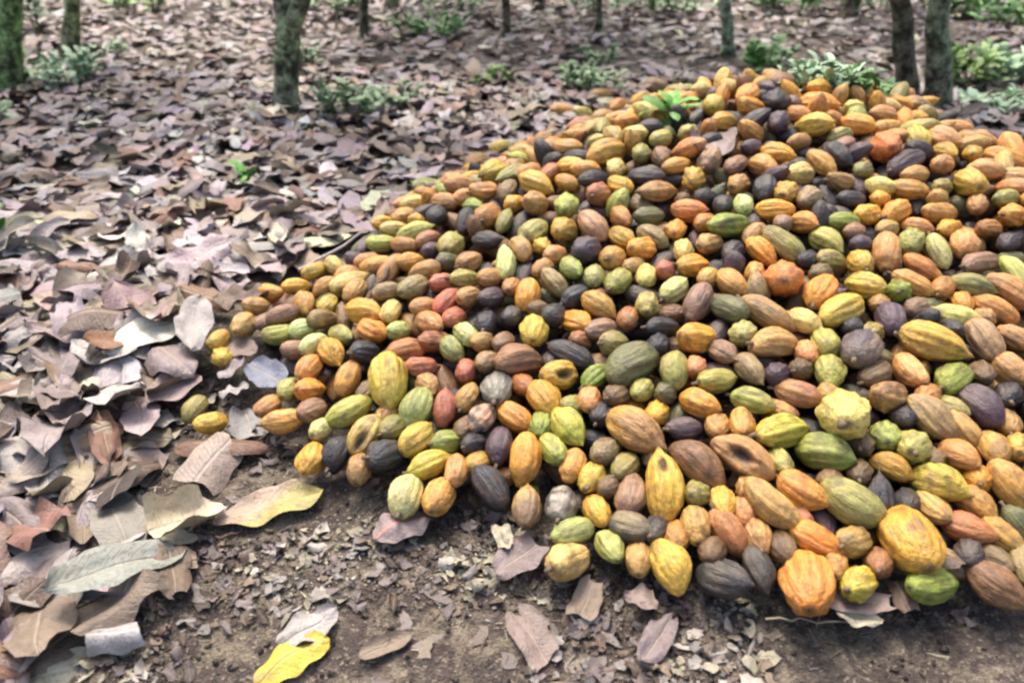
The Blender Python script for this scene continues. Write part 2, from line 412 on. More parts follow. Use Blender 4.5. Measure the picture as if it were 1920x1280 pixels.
PODS = """
1460 807 115 62 5 Yg|1548 849 92 66 -5 G|1576 772 98 90 20 Yp|1660 819 60 56 20 Gd|1726 847 66 61 10 Gl|1751 780 105 60 -60 S|1801 800 75 40 -60 T
1862 838 56 53 80 To|1792 860 60 52 -40 Ob|1758 905 86 66 -15 Yg|1837 890 55 42 20 O|1889 912 106 64 -65 To|1831 944 78 54 -42 To|1810 998 82 58 -20 R
1879 1007 76 50 -50 Ym|1702 1004 108 98 75 Yo|1655 930 85 44 85 K|1588 936 116 76 -35 Og|1502 930 96 60 -35 O|1442 948 118 58 -42 T
1416 996 56 42 80 Op|1528 1010 92 58 -28 O|1601 1016 78 56 0 T|1512 1086 100 92 60 O|1604 1085 84 62 0 Yg|1745 1089 120 64 0 G|1861 1088 118 72 -35 B
1466 1026 62 46 80 Bd|1425 1064 78 54 -70 K2|1460 867 48 42 85 Gd|1613 886 50 42 30 Bd|1672 874 72 40 -30 Ym|1612 823 54 48 10 Bd|1838 760 82 62 -65 P
1884 790 56 40 50 Tb|1905 838 62 50 20 To|1650 1052 60 44 10 Rb|1914 1050 74 54 70 Og|1914 985 80 50 -60 Gk|1748 952 62 50 -60 T
985 860 102 58 82 Yo|988 950 74 55 85 Bt|967 783 78 50 -30 O|1068 796 84 58 -50 Yg|1041 846 62 50 -50 Gl|1081 874 68 32 65 To|1115 894 54 50 50 Yg
1140 846 60 54 10 Bg|1168 877 66 46 30 Og|1190 812 108 78 -30 Bm|1286 804 78 46 0 P|1309 870 116 66 -42 B|1245 919 130 70 88 Y|1393 868 120 68 -32 Tb
1053 944 64 58 70 M|1120 958 60 50 -60 Yo|1182 928 78 60 60 Bp|1309 927 56 46 0 Og|1193 989 84 58 -10 Mt|1292 989 70 58 80 T|1075 1000 88 52 10 Gm
1062 1046 88 70 0 Yp|1148 1023 58 42 -50 Gm|1199 1043 48 42 70 Tb|1261 1051 96 68 -62 Y|1354 1074 92 68 -5 K2|1362 995 92 56 -60 R
1364 948 54 38 80 Y|1397 948 50 34 60 Op|1390 795 62 50 70 To|1345 795 44 38 40 T|590 857 62 50 88 Yo|632 845 70 50 70 K|674 875 58 46 88 Tb
726 851 72 58 0 K|685 815 86 56 60 T|732 797 54 40 30 Og|655 770 92 50 28 Gl|533 789 76 46 8 To|584 769 52 42 20 Bp|503 761 46 38 50 Tb
726 728 112 74 -80 Yg|781 762 82 56 70 Gm|836 764 74 44 88 Rp|875 745 56 40 60 T|779 823 74 54 45 Yg|843 826 60 40 0 G|893 790 62 48 40 Mo
806 865 84 48 20 Yg|862 882 60 42 85 Op|761 925 76 60 75 Gp|826 927 70 60 65 To|933 836 74 54 80 P|921 914 92 56 -50 K|892 842 46 44 0 K2
892 862 44 34 0 Ym|947 496 70 38 88 Gp|978 468 56 40 -60 T|1000 437 68 46 40 Gd|1057 431 54 46 10 Ym|1112 424 70 50 -55 S|1099 470 54 50 20 P
1150 484 54 46 20 To|1203 470 60 46 0 O|1166 446 54 38 -40 Ym|1223 443 64 36 -35 Bg|1071 504 48 38 -50 Gm|1113 518 48 34 70 Gm|1159 527 62 48 40 Gd
995 556 74 50 80 Yo|1040 530 70 38 -50 Bg|1003 620 60 54 80 Yg|912 604 46 42 70 K|925 558 46 42 10 P|961 592 48 38 40 K2|882 631 50 42 -40 Gp
942 642 46 40 30 Bp|975 675 96 58 5 B|1074 660 88 46 -25 K2|1122 622 66 42 10 Bp|1077 603 56 46 -20 O|1176 596 48 40 60 R|1124 572 74 46 -35 Ym
1038 592 50 44 30 K|1077 555 64 40 30 K|1212 572 54 44 70 Gd|1265 544 68 42 35 Gp|1310 566 88 54 60 Bp|1372 532 64 45 -50 To|1247 507 42 38 0 Rp
1299 498 72 42 0 Yo|1279 470 50 40 70 Yp|1209 515 50 30 80 Yp|1375 473 52 42 30 K|1265 431 44 38 40 O|1364 424 88 46 5 G|1370 580 66 50 -30 Gk
1307 637 80 54 0 Yo|1355 660 54 44 -40 Bp|1393 626 56 50 30 Gm|1240 614 70 38 0 K|1188 677 118 74 25 Gk|1152 645 66 48 0 Og|1054 701 78 54 0 Ym
1119 706 68 42 35 G|1268 700 78 54 80 Gd|1338 712 82 50 5 Gl|1406 692 66 48 -60 Bg|933 729 64 58 80 Kp|913 678 44 40 30 Bg|874 694 46 34 80 Rp
1020 750 80 56 -50 Yo|1099 752 46 34 60 Op|1203 732 52 38 40 Gd|1155 745 56 42 10 Bd|1313 758 68 50 -20 O|1413 752 80 46 -15 Gd|1016 790 54 40 70 G
985 724 48 36 -20 R|1235 768 50 38 30 Yo|1478 464 96 46 -45 Og|1430 468 70 40 -52 O|1414 510 42 36 60 To|1468 524 74 68 10 Or|1552 451 62 44 -40 Gl
1552 487 62 38 0 Gd|1610 492 50 46 80 Ym|1610 453 50 34 0 P|1661 473 84 52 75 Op|1709 451 60 48 30 Gd|1758 474 72 42 -80 Gp|1807 456 60 48 70 Op
1540 549 78 54 45 O|1540 513 54 38 0 Bd|1439 588 104 50 -35 Tb|1501 603 58 46 -30 Yp|1584 592 108 56 22 Y|1625 541 60 48 -10 Yg|1684 547 52 46 10 G
1729 502 74 36 -40 Or|1713 534 78 32 -35 To|1820 538 78 48 -20 Og|1838 493 92 40 10 Bp|1895 545 92 46 -45 Op|1665 600 66 52 70 P|1720 577 58 42 10 Bp
1743 644 124 68 -25 Y|1792 594 86 48 -20 Yp|1850 642 86 58 -75 S|1860 583 84 44 -35 Ob|1453 645 102 54 0 T|1546 645 56 52 80 Gl|1616 655 92 70 30 Mp
1554 700 66 56 70 Gl|1641 703 78 48 20 Bd|1710 702 68 52 -75 Op|1788 710 84 56 25 G|1464 700 56 42 10 P|1501 740 86 52 -15 Rb|1672 755 84 56 0 Tb
1892 690 76 54 -60 Tb|1903 634 64 44 -40 Tb|504 551 60 32 -8 O|555 538 52 32 5 Y|612 535 54 35 40 To|667 545 54 38 60 T|569 570 50 40 -60 To
530 592 64 32 20 Bp|526 627 60 36 8 Gl|571 613 50 26 20 Gp|615 572 44 34 70 Yg|683 584 78 46 -5 Yo|697 620 64 42 -20 O|749 622 46 32 0 Gm
733 584 48 36 70 Yp|462 609 46 44 80 T|410 641 44 30 60 Ym|416 668 44 24 -15 Y|582 647 52 36 30 Gp|620 661 66 46 -50 Yo|580 690 56 44 60 To
580 731 52 42 0 O|541 728 42 32 80 Gm|653 706 76 46 70 To|684 663 54 44 0 K|766 655 78 46 12 R|806 609 60 46 -20 Op|853 595 46 36 20 Rp
812 638 62 36 0 Rb|776 540 60 46 30 Bg|727 548 62 30 8 Bg|730 508 76 34 62 Tb|768 490 52 36 10 Ym|831 530 52 34 10 Rp|831 566 64 36 50 Rp
845 460 56 48 60 Gd|714 458 54 30 5 Gl|595 507 46 30 30 Yg|623 500 48 30 -35 Yp|880 556 52 40 20 Tb|790 692 64 32 0 Rp|845 652 58 40 -50 Og
395 793 56 38 5 Y|364 767 54 40 70 Og|801 352 58 36 0 Gp|852 347 58 40 -40 Op|928 324 58 44 25 Yg|891 307 56 36 35 Tb|942 279 50 30 5 Yg
984 285 50 34 -10 Ym|1023 265 52 32 0 T|1063 279 58 34 -10 To|1071 312 58 34 -5 Yo|1032 326 52 34 45 R|1004 344 70 42 -30 Y|1139 285 84 48 20 Ym
1203 288 44 36 60 Gd|1212 332 66 38 -5 K2|1156 316 42 36 40 Yp|950 358 50 34 60 Bg|908 360 58 34 10 Op|1004 385 54 46 10 T|967 385 42 36 30 Yo
1063 386 48 44 80 Gl|1122 366 52 46 30 Rb|1163 350 52 36 -30 Yo|1233 362 80 40 5 Tb|888 388 44 28 -10 G|917 405 54 46 50 Ob|821 404 44 38 70 K2
875 420 60 38 80 K|915 451 62 34 -5 K2|1165 409 50 38 -60 Ob|1218 409 64 36 5 Gk|1054 212 52 30 5 To|1099 243 52 32 10 Rb|1161 202 46 34 30 Ob
1203 192 52 34 25 Yo|1175 232 52 32 10 O|780 382 60 28 5 Yp|1317 171 46 34 10 Yp|1337 198 48 40 60 Yg|1402 180 56 42 60 O|1410 204 60 38 0 O
1468 160 62 42 10 Bp|1463 193 62 50 30 K|1532 195 70 40 -12 O|1602 203 46 28 0 Yp|1662 200 46 34 -20 Yp|1712 198 52 34 -10 Tb|1525 238 60 44 -5 Y
1461 230 50 40 40 P|1494 215 44 34 -30 To|1609 234 58 40 -25 Yo|1655 218 62 34 0 Op|1719 224 52 30 10 Yo|1357 230 56 36 5 Ym|1660 276 66 56 60 Or
1722 262 58 44 80 Yg|1569 292 64 42 -55 K2|1700 306 92 44 25 P|1411 279 48 26 0 P|1765 262 58 48 -50 Op|1831 265 76 42 -18 Tb|1885 299 74 42 -30 O
1767 309 52 38 10 Op|1458 290 58 40 -20 Yo|1381 309 56 36 35 Bp|1500 326 62 42 0 Yp|1540 308 64 36 -50 To|1386 346 52 38 20 To|1440 352 64 44 70 K2
1473 362 56 44 20 Ym|1520 376 58 46 10 Bg|1453 400 68 40 -5 Yo|1502 418 50 40 -20 O|1585 420 76 38 0 G|1627 402 60 40 10 Yo|1682 396 70 46 22 O
1762 400 82 38 0 To|1831 378 48 36 60 Tb|1888 372 64 30 5 Gd|1901 405 62 40 0 O|1819 345 56 50 80 Y|1648 352 52 36 -20 Yp|1705 358 66 36 -15 To
1765 352 48 36 10 Gd|1302 338 46 44 30 Y|1322 373 50 38 0 K|1356 384 48 38 30 K2|1396 386 44 28 85 Gp|1598 376 66 34 0 K2|1574 343 64 36 0 Tb
1717 330 64 36 10 T|1548 396 52 36 -20 K|1291 396 64 42 -10 Or|1470 415 40 30 10 Bp|1270 312 64 30 15 To|1330 300 60 44 50 Bp|1240 262 50 34 20 Gl
1190 252 46 32 -10 Yp|1130 222 48 32 20 Tb|1090 215 44 28 0 Yp|1290 250 44 36 30 Gl|1560 225 44 30 0 Ob|1500 265 50 30 10 Tb|1620 320 44 34 30 Og
1850 320 62 40 -15 Op|1905 335 60 40 -10 Tb|1480 195 40 32 0 Bp|1230 165 48 32 0 Bg|1270 175 46 30 -10 Yp|1370 165 44 30 -30 Ym|1130 180 46 28 10 T
1650 372 46 30 0 Yo|1665 430 56 34 10 T|1600 435 50 30 0 Bp|1720 425 54 34 -20 Op|1780 430 56 34 10 Yo|1850 430 58 36 0 Ob|1890 455 50 38 20 K2
1505 480 50 36 20 K|1330 455 56 38 10 T|1320 420 48 36 20 Ob|1630 620 60 40 20 Gd|1510 665 46 40 60 Op|1600 610 50 34 0 K2|1690 770 50 44 20 K2
1740 850 40 34 0 Bd|1560 905 60 44 10 Bd|1270 1000 46 40 60 Ob|1410 915 50 40 20 T|1225 850 48 44 70 Bd|1140 905 50 40 0 Bd|1230 990 50 40 10 K2
1340 1030 60 44 10 Bd|1490 975 56 40 -10 Rb|1560 1050 52 40 0 Ob|1700 950 50 40 20 K|1850 1045 60 40 -10 Bd|1780 1045 90 34 -22 Bg|1820 1040 60 40 0 K2
880 800 46 36 30 Bd|730 770 48 40 60 Tb|610 800 44 30 40 Gp|690 740 50 40 60 Bd|800 720 54 36 -30 Tb|640 630 52 34 -15 Gd|560 655 50 34 10 Bp
505 600 54 30 15 Bp|600 600 50 30 0 Tb|480 575 46 28 0 Tb|650 515 52 32 20 Op|690 490 54 30 10 Tb|760 460 56 32 -10 Tb|800 450 50 34 30 Rb
740 430 56 28 0 Yp|760 405 52 28 10 T|720 420 44 26 0 Yo|835 380 56 34 -10 Tb|870 370 50 32 20 Op|840 490 50 36 0 Gk|880 495 52 40 30 Tb
920 520 48 34 10 T|870 520 62 34 0 Gd|960 540 40 30 60 Tb|1040 480 48 36 10 Op|1020 500 46 36 30 Tb|1190 500 50 32 20 Tb|1330 520 50 36 30 T
1420 440 60 40 40 Tb|1090 640 50 36 0 Rb|1010 580 50 30 0 Bd|800 575 54 34 10 Tb|900 640 44 34 0 Tb|1230 650 46 40 20 K|1300 690 50 36 30 Op
1250 735 50 40 0 Gk|1130 770 56 44 40 K2|1080 760 50 34 0 Gd|1500 690 56 40 0 Bd|1740 745 60 40 10 Ob|1785 770 50 40 -30 Og|1560 745 40 30 0 T
1890 740 60 50 30 K|1840 700 50 40 60 Bd|1790 660 60 40 0 K2|1650 570 40 34 0 Tb|1770 540 56 40 30 Ob|1850 590 50 40 10 Tb
"""
pods = []
for tok in PODS.replace('\n', '|').split('|'):
    f = tok.split()
    if len(f) == 6:
        pods.append([float(v) for v in f[:5]] + [f[5]])


def hit(px, py, lift):
    d = ray(px, py)
    t = np.arange(1.0, 9.0, .004)
    P = CAMP[None] + d[None] * t[:, None]
    below = P[:, 2] < surf(P[:, 0], P[:, 1]) + lift
    i = int(np.argmax(below)) if below.any() else len(t) - 1
    return P[i], t[i]


P0, AXD, LEN, WID, CODE = [], [], [], [], []
for px, py, L, W, a, code in pods:
    _, t = hit(px, py, .04)
    w = max(W * t / FPX, .066) * 1.02
    la = max(L * t / FPX, w)
    L3 = min(max(la * 1.08, w * 1.62), max(la, .22))
    L3 = max(L3, w * 1.25)
    s2 = max(0.0, min(1.0, (la * la - w * w) / (L3 * L3 - w * w)))
    s = math.sqrt(s2); s = max(s, .42)
    c = math.sqrt(max(0, 1 - s * s))
    ar = math.radians(a)
    img = AX * math.cos(ar) + AU * math.sin(ar)
    sign = 1 if math.sin(ar) >= 0 else -1
    p, t = hit(px, py, w * .42)
    # the pod lies on the heap: tip the hidden part of its axis away from the viewer at its upper end
    ax = img * s + sign * c * (AF * .92 + AU * .0)
    ax /= np.linalg.norm(ax)
    P0.append(p); AXD.append(ax); LEN.append(L3); WID.append(w); CODE.append(code)
P0 = np.array(P0); AXD = np.array(AXD); LEN = np.array(LEN); WID = np.array(WID)
NH = len(P0)

# pods no one catalogued fill the gaps between and below, found by dart throwing in three layers
FK = ['T', 'To', 'Yo', 'O', 'Y', 'Ym', 'Tb', 'Bg', 'B', 'K2', 'Gd', 'Og', 'Bp', 'P', 'Ob', 'Yp', 'Op', 'Gl', 'K', 'Rb']
FW = np.array([11, 12, 12, 12, 8, 9, 6, 3, 4, 9, 5, 4, 3, 3, 6, 4, 4, 6, 9, 2], float); FW /= FW.sum()


def spheres(p, a, L, w):
    k = (L - w) * .5
    return np.stack([p - a * k[:, None] * .92, p, p + a * k[:, None] * .92], 1), np.stack([w * .40, w * .5, w * .40], 1)


SP, SR = spheres(P0, AXD, LEN, WID)
allp, allr = SP.reshape(-1, 3), SR.reshape(-1)
HEAP_PX = np.array([(1500, 160), (1300, 172), (1150, 200), (1010, 255), (890, 300), (770, 370), (720, 440), (590, 520), (500, 565), (520, 620), (560, 670), (560, 740), (600, 770),
                    (660, 800), (740, 850), (830, 880), (980, 930), (1080, 950), (1200, 1020), (1350, 1035), (1500, 1020), (1700, 1035), (1900, 1070), (2500, 1200), (2800, 300),
                    (1960, 300), (1820, 250), (1660, 190)], float)


def inside(px, py):
    c = False; n = len(HEAP_PX)
    for i in range(n):
        x0, y0 = HEAP_PX[i]; x1, y1 = HEAP_PX[(i + 1) % n]
        if (y0 > py) != (y1 > py) and px < (x1 - x0) * (py - y0) / (y1 - y0) + x0: c = not c
    return c


newP, newA, newL, newW, newC = [], [], [], [], []
N1 = 0
for layer, (lift, tol, tries) in enumerate(((.030, .90, 9000), (-.02, .72, 5000), (-.075, .66, 2600), (-.12, .62, 1400))):
    for k in range(tries):
        th = R.random() * 2 * math.pi
        rr = math.sqrt(R.random())
        rad = np.interp((th + math.pi) % (2 * math.pi) - math.pi, _oa, _or) * (rr * 1.0)
        x = APEX[0] + math.cos(th) * rad; y = APEX[1] + math.sin(th) * rad
        if layer and y > 3.8: continue
        if layer > 1 and heap(x, y) < .12: continue
        w = .060 + .028 * R.random(); L = w * (1.6 + .6 * R.random())
        a = R.normal(size=3); a[2] *= .6; a /= np.linalg.norm(a)
        z = max(float(surf(x, y)) + lift, float(ground_h(x, y)) + w * .45)
        p = np.array([x, y, z])
        q_ = project(p)
        if q_[1] > 200 and not inside(q_[0], q_[1]): continue
        if q_[1] <= 200 and not inside(q_[0], 200 + .01) and y < 3.6: continue
        sp, sr = spheres(p[None], a[None], np.array([L]), np.array([w]))
        d = np.linalg.norm(allp[None] - sp.reshape(-1, 1, 3), axis=2)
        if (d < tol * (allr[None] + sr.reshape(-1, 1))).any(): continue
        allp = np.concatenate([allp, sp.reshape(-1, 3)]); allr = np.concatenate([allr, sr.ravel()])
        N1 += layer == 0
        newP.append(p); newA.append(a); newL.append(L); newW.append(w); newC.append(FK[R.choice(len(FK), p=FW)] if layer == 0 else R.choice(['K2', 'Bd', 'B', 'K', 'P', 'Gk', 'Tb']))  # deeper layers take dark skins, painting shade into the crevices between pods
print('pods catalogued', NH, 'fillers', len(newP))
P = np.concatenate([P0, np.array(newP)]); A = np.concatenate([AXD, np.array(newA)])
LEN = np.concatenate([LEN, newL]); WID = np.concatenate([WID, newW]); CODE = CODE + newC
N = len(P)

# push pods that sink into one another apart
Q = P.copy()
for it in range(22):
    SP, SR = spheres(Q, A, LEN, WID)
    sp = SP.reshape(-1, 3); sr = SR.reshape(-1); own = np.repeat(np.arange(N), 3)
    mv = np.zeros((N, 3)); cnt = np.zeros(N)
    order = np.argsort(sp[:, 0]); sx = sp[order, 0]
    for ii in range(len(order)):
        i = order[ii]
        hi = np.searchsorted(sx, sx[ii] + .11)
        js = order[ii + 1:hi]
        if len(js) == 0: continue
        dv = sp[i] - sp[js]; dd = np.sqrt((dv * dv).sum(1)) + 1e-6
        ov = sr[i] + sr[js] - dd
        k = (ov > 0) & (own[js] != own[i])
        if not k.any(): continue
        push = dv[k] / dd[k, None] * ov[k, None] * .5
        mv[own[i]] += push.sum(0); np.add.at(mv, own[js[k]], -push)
        cnt[own[i]] += k.sum(); np.add.at(cnt, own[js[k]], 1)
    wgt = np.where(np.arange(N) < NH, .6, 1.0)[:, None]
    Q += mv / np.maximum(cnt, 1)[:, None] ** .6 * wgt * .8
    Q[:NH] += (P[:NH] - Q[:NH]) * .12
    g = ground_h(Q[:, 0], Q[:, 1]) + WID * .44
    Q[:, 2] = np.maximum(Q[:, 2], g)
P = Q


def pod_geo(L, w, code, seed, nu, nv, hole=None):
    """vertices and colours of one pod along +X, stalk end at -X"""
    r = np.random.default_rng(seed)
    th = np.linspace(0, 2 * math.pi, nu, endpoint=False)
    ph = np.linspace(0, math.pi, nv); ph[0] = .03; ph[-1] = math.pi - .03
    v = -np.cos(ph)                                    # -1 stalk .. 1 tip
    a1 = r.uniform(1.6, 2.4); b1 = r.choice([.52, .6, .7, .85], p=[.35, .3, .2, .15]); a2 = r.uniform(1.9, 2.9)
    prof = np.where(v > 0, (1 - np.abs(v) ** a1) ** b1, (1 - np.abs(v) ** a2) ** .5)
    prof = prof * (1 + .04 * r.normal() * v)
    neck = r.uniform(0, .10) if r.random() < .6 else r.uniform(.12, .30); prof = prof * (1 - neck * np.exp(-((v + .8) / .13) ** 2))
    V, T = np.meshgrid(v, th, indexing='ij')
    PR = np.repeat(prof[:, None], nu, 1)
    tw = r.uniform(-.25, .25)
    tt = T + tw * V + r.random() * 6
    dep = r.uniform(.06, .125) * (1.15 if code in ('S', 'G', 'Yg', 'Y', 'O', 'Yo') else .8)
    fur = np.cos(5 * tt) * .45 + np.cos(10 * tt + .3) * .55
    fadd = 1 - np.abs(V) ** 3
    rad = PR * (w / 2) * (1 + dep * fur * fadd)
    stripe_boost = 1.35
    U3 = np.stack([V * L / w, np.cos(T) * PR, np.sin(T) * PR], -1).reshape(-1, 3)
    sd = int(seed) % 11
    n1 = noise3(U3 + seed * .37, 1.6, sd).reshape(V.shape)
    n2 = noise3(U3 + seed * .11, 5.5, (sd + 3) % 11).reshape(V.shape)
    rad = rad * (1 + .045 * n1 + .028 * n2)
    ell = r.uniform(.92, 1.0)
    X = V * (L / 2); Y = np.cos(T) * rad; Z = np.sin(T) * rad * ell
    Y = Y + r.uniform(-.16, .16) * w * (V ** 2) + r.normal() * .05 * w * V ** 3
    tipn = r.uniform(0, .10) * L * np.clip((V - .93) / .07, 0, 1) ** 2
    X = X + tipn
    _, c1, c2, stripe, blot, grad = C[code]
    c1 = np.array(c1) * r.uniform(.85, 1.12) * (1 + .06 * r.normal(size=3)); c2 = np.array(c2) * r.uniform(.85, 1.12)
    if code[0] not in 'KPM' and code != 'S':
        c1 = c1 * (1.10, 1.05, .78); c2 = c2 * (1.10, 1.05, .78)
    s = r.choice([-1, 1])
    if code in ('Kp',): g = (np.clip(.5 + 1.4 * (V * s) + .5 * n1 - .1, 0, 1))
    else: g = np.clip(.5 + .7 * V * s + .5 * n1, 0, 1) * grad
    g = np.clip(g, 0, 1)[..., None]
    col = c1 * (1 - g) + c2 * g
    groove = np.clip(-fur * .9, 0, 1) * min(stripe * stripe_boost, 1) * fadd
    gcol = c2 * .62 if code != 'S' else c2
    col = col * (1 - groove[..., None]) + gcol * groove[..., None]
    n3 = noise3(U3 + seed * .71, 3.2, (sd + 5) % 11).reshape(V.shape)
    if code[0] == 'M':
        bm = np.clip((n3 + .25 * n2) * 2.2 + .1, 0, 1)[..., None]
        col = col * (1 - bm) + c2 * bm
    else:
        bm = np.clip((n3 - .75 + blot * .8 + .2 * n2) * 2.0, 0, .75)[..., None]
        col = col * (1 - bm) + (c1 * .35 + np.array((.03, .015, .01))) * bm
    # dark dried stalk scar and tip
    end = np.clip((np.abs(V) - .965) / .03, 0, 1)[..., None]
    col = col * (1 - .75 * end) + np.array((.05, .033, .022)) * .75 * end
    if hole is not None:
        for (hv, ht, hr) in hole:
            q = np.exp(-(((X / w - hv) / (hr * 1.5)) ** 2 + (((T - ht + math.pi) % (2 * math.pi) - math.pi) * .5 / hr) ** 2) ** 2)
            Y = Y * (1 - .45 * q); Z = Z * (1 - .45 * q)
            col = col * (1 - q[..., None]) + np.array((.018, .012, .01)) * q[..., None]
    vert = np.stack([X, Y, Z], -1).reshape(-1, 3)
    return vert, np.clip(col.reshape(-1, 3), .005, .9), vert + np.array([seed * .731 % 7, seed * .377 % 5, seed * .193 % 3])


def frame_of(ax, roll):
    ax = ax / np.linalg.norm(ax)
    ref = np.array([0, 0, 1.0]) if abs(ax[2]) < .9 else np.array([0, 1.0, 0])
    y = np.cross(ref, ax); y /= np.linalg.norm(y); z = np.cross(ax, y)
    y2 = y * math.cos(roll) + z * math.sin(roll); z2 = -y * math.sin(roll) + z * math.cos(roll)
    return np.stack([ax, y2, z2], 1)          # columns


from mathutils import Matrix, Euler


def tube(pts, rads, n=8, noise=0.0, seed=0):
    pts = np.asarray(pts, float); rads = np.asarray(rads, float)
    m = len(pts); T = np.gradient(pts, axis=0); T /= np.linalg.norm(T, axis=1)[:, None]
    ref = np.array([0.01, 1.0, 0.02]) if abs(T[0][1]) < .8 else np.array([1.0, 0, 0])
    th = np.linspace(0, 2 * math.pi, n, endpoint=False); out = []
    for i in range(m):
        a = np.cross(T[i], ref); a /= np.linalg.norm(a); b = np.cross(T[i], a)
        rr = rads[i] * (1 + noise * (vnoise(th * 1.3 + seed * 7.1, np.full(n, i * .7 + seed)) - .5) * 2)
        out.append(pts[i] + np.cos(th)[:, None] * a * rr[:, None] + np.sin(th)[:, None] * b * rr[:, None])
    out.append(np.repeat(pts[-1][None], n, 0))
    return np.concatenate(out), grid_quads(n, m + 1, wrap=True)


# which 300 pods show largest: projected area of the catalogued ones, nearest first, all in view
area = np.array([pods[i][2] * pods[i][3] for i in range(NH)])
big = sorted(np.argsort(-area)[:300].tolist())
bigset = set(big)
pp = np.array([project(p)[:2] for p in P])
DIRW = ['right of', 'above and right of', 'above', 'above and left of', 'left of', 'below and left of', 'below', 'below and right of']


def rel(i, j):
    dx = pp[i, 0] - pp[j, 0]; dy = -(pp[i, 1] - pp[j, 1])
    return DIRW[int(round(math.atan2(dy, dx) / (math.pi / 4))) % 8]


def zone(i):
    x, y = pp[i]
    if y < 235: return 'near the crest'
    if x < 700 and y < 730: return "at the heap's left foot"
    if y > 985: return "at the heap's front foot"
    if x < 960 and y > 735: return "at the front left foot"
    if x > 1500 and y < 460: return 'on the upper right slope'
    if y < 460: return 'on the upper left slope' if x < 1150 else 'on the upper slope'
    if x > 1500: return 'on the right slope'
    if x < 1050: return 'on the left slope'
    return 'mid slope'


def pose(i):
    L, W, a = pods[i][2], pods[i][3], pods[i][4]
    if L / W < 1.18: return 'seen end on'
    a = a % 180
    if a < 20 or a > 160: return 'lying level'
    if 65 < a < 115: return 'pointing upslope'
    return 'tilted'


labels = {}; used = set()
rare = {c: sum(1 for j in big if CODE[j] == c) for c in set(CODE)}
areas = np.sort(area[big])
for i in big:
    size = 'large ' if area[i] > areas[-30] else ('small ' if area[i] < areas[60] else '')
    dist = np.hypot(*(pp[big] - pp[i]).T)
    near = [big[k] for k in np.argsort(dist)[1:9]]
    near.sort(key=lambda j: rare[CODE[j]] + .12 * math.hypot(*(pp[j] - pp[i])))
    best = None
    for a_ in range(len(near)):
        for b_ in range(len(near)):
            if a_ == b_ or CODE[near[a_]] == CODE[near[b_]]: continue
            n1, n2 = near[a_], near[b_]
            lab = f"{size}{C[CODE[i]][0]} cacao pod {rel(i, n1)} {C[CODE[n1]][0]} one, {rel(i, n2)} {C[CODE[n2]][0]} one"
            if len(lab.split()) > 16: lab = f"{size}{C[CODE[i]][0]} pod {rel(i, n1)} {C[CODE[n1]][0]} one, {rel(i, n2)} {C[CODE[n2]][0]} one"
            if len((lab + ', ' + pose(i)).split()) <= 16: lab += ', ' + pose(i)
            elif len((lab + ' ' + zone(i)).split()) <= 16: lab += ' ' + zone(i)
            if len(lab.split()) <= 16 and lab not in used: best = lab; break
        if best: break
    if not best:
        best = f"{size}{C[CODE[i]][0]} cacao pod {pose(i)} {rel(i, near[0])} {C[CODE[near[0]]][0]} pod {zone(i)}"
    used.add(best); labels[i] = best

# hand written labels for those with a mark of their own, keyed by place in the catalogue
HOLES = {}
for i in range(NH):
    px, py = pods[i][0], pods[i][1]
    if (px, py) == (1245, 919):
        labels[i] = 'long upright yellow cacao pod with a round gnawed hole near its top'
        HOLES[i] = [(.55, None, .16)]
    if (px, py) == (1393, 868):
        labels[i] = 'brownish tan cacao pod with a dark gash, below the plump yellow green pod'
        HOLES[i] = [(.0, None, .22)]
    if (px, py) == (685, 815):
        labels[i] = 'tan cacao pod with a dark hole in its lower end above a small brown pod'
        HOLES[i] = [(-.4, None, .20)]
    if (px, py) == (1054, 701):
        labels[i] = 'mustard cacao pod with a dark rotten patch above a green tipped golden pod'
        HOLES[i] = [(-.2, None, .20)]
    if (px, py) == (1512, 1086): labels[i] = "round plump orange cacao pod, frontmost of the whole heap"
    if (px, py) == (1062, 1046): labels[i] = 'pale yellow split cacao pod with a broken end beside small mint pod'
    if (px, py) == (395, 793): labels[i] = 'lone yellow cacao pod lying among the fallen leaves beside the heap'
    if (px, py) == (836, 764): labels[i] = 'pinkish red cacao pod standing upright beside a mint green pod'
    if (px, py) == (947, 496): labels[i] = 'slim very pale green cacao pod standing upright below a tan pod'
    if (px, py) == (1188, 677): labels[i] = 'big blackish green cacao pod with rotten lower left half'

NUH, NVH = 40, 22
qh = grid_quads(NUH, NVH, wrap=True)
M_STALK, _nt, _b = mat_new('dried_stalk')
_n = noise_node(_nt, None, 40, 4)
_r = ramp(_nt, _n.outputs[0], [(.35, (.07, .045, .03)), (.65, (.22, .16, .10))])
_nt.links.new(_r.outputs[0], _b.inputs['Base Color']); _b.inputs['Roughness'].default_value = .9

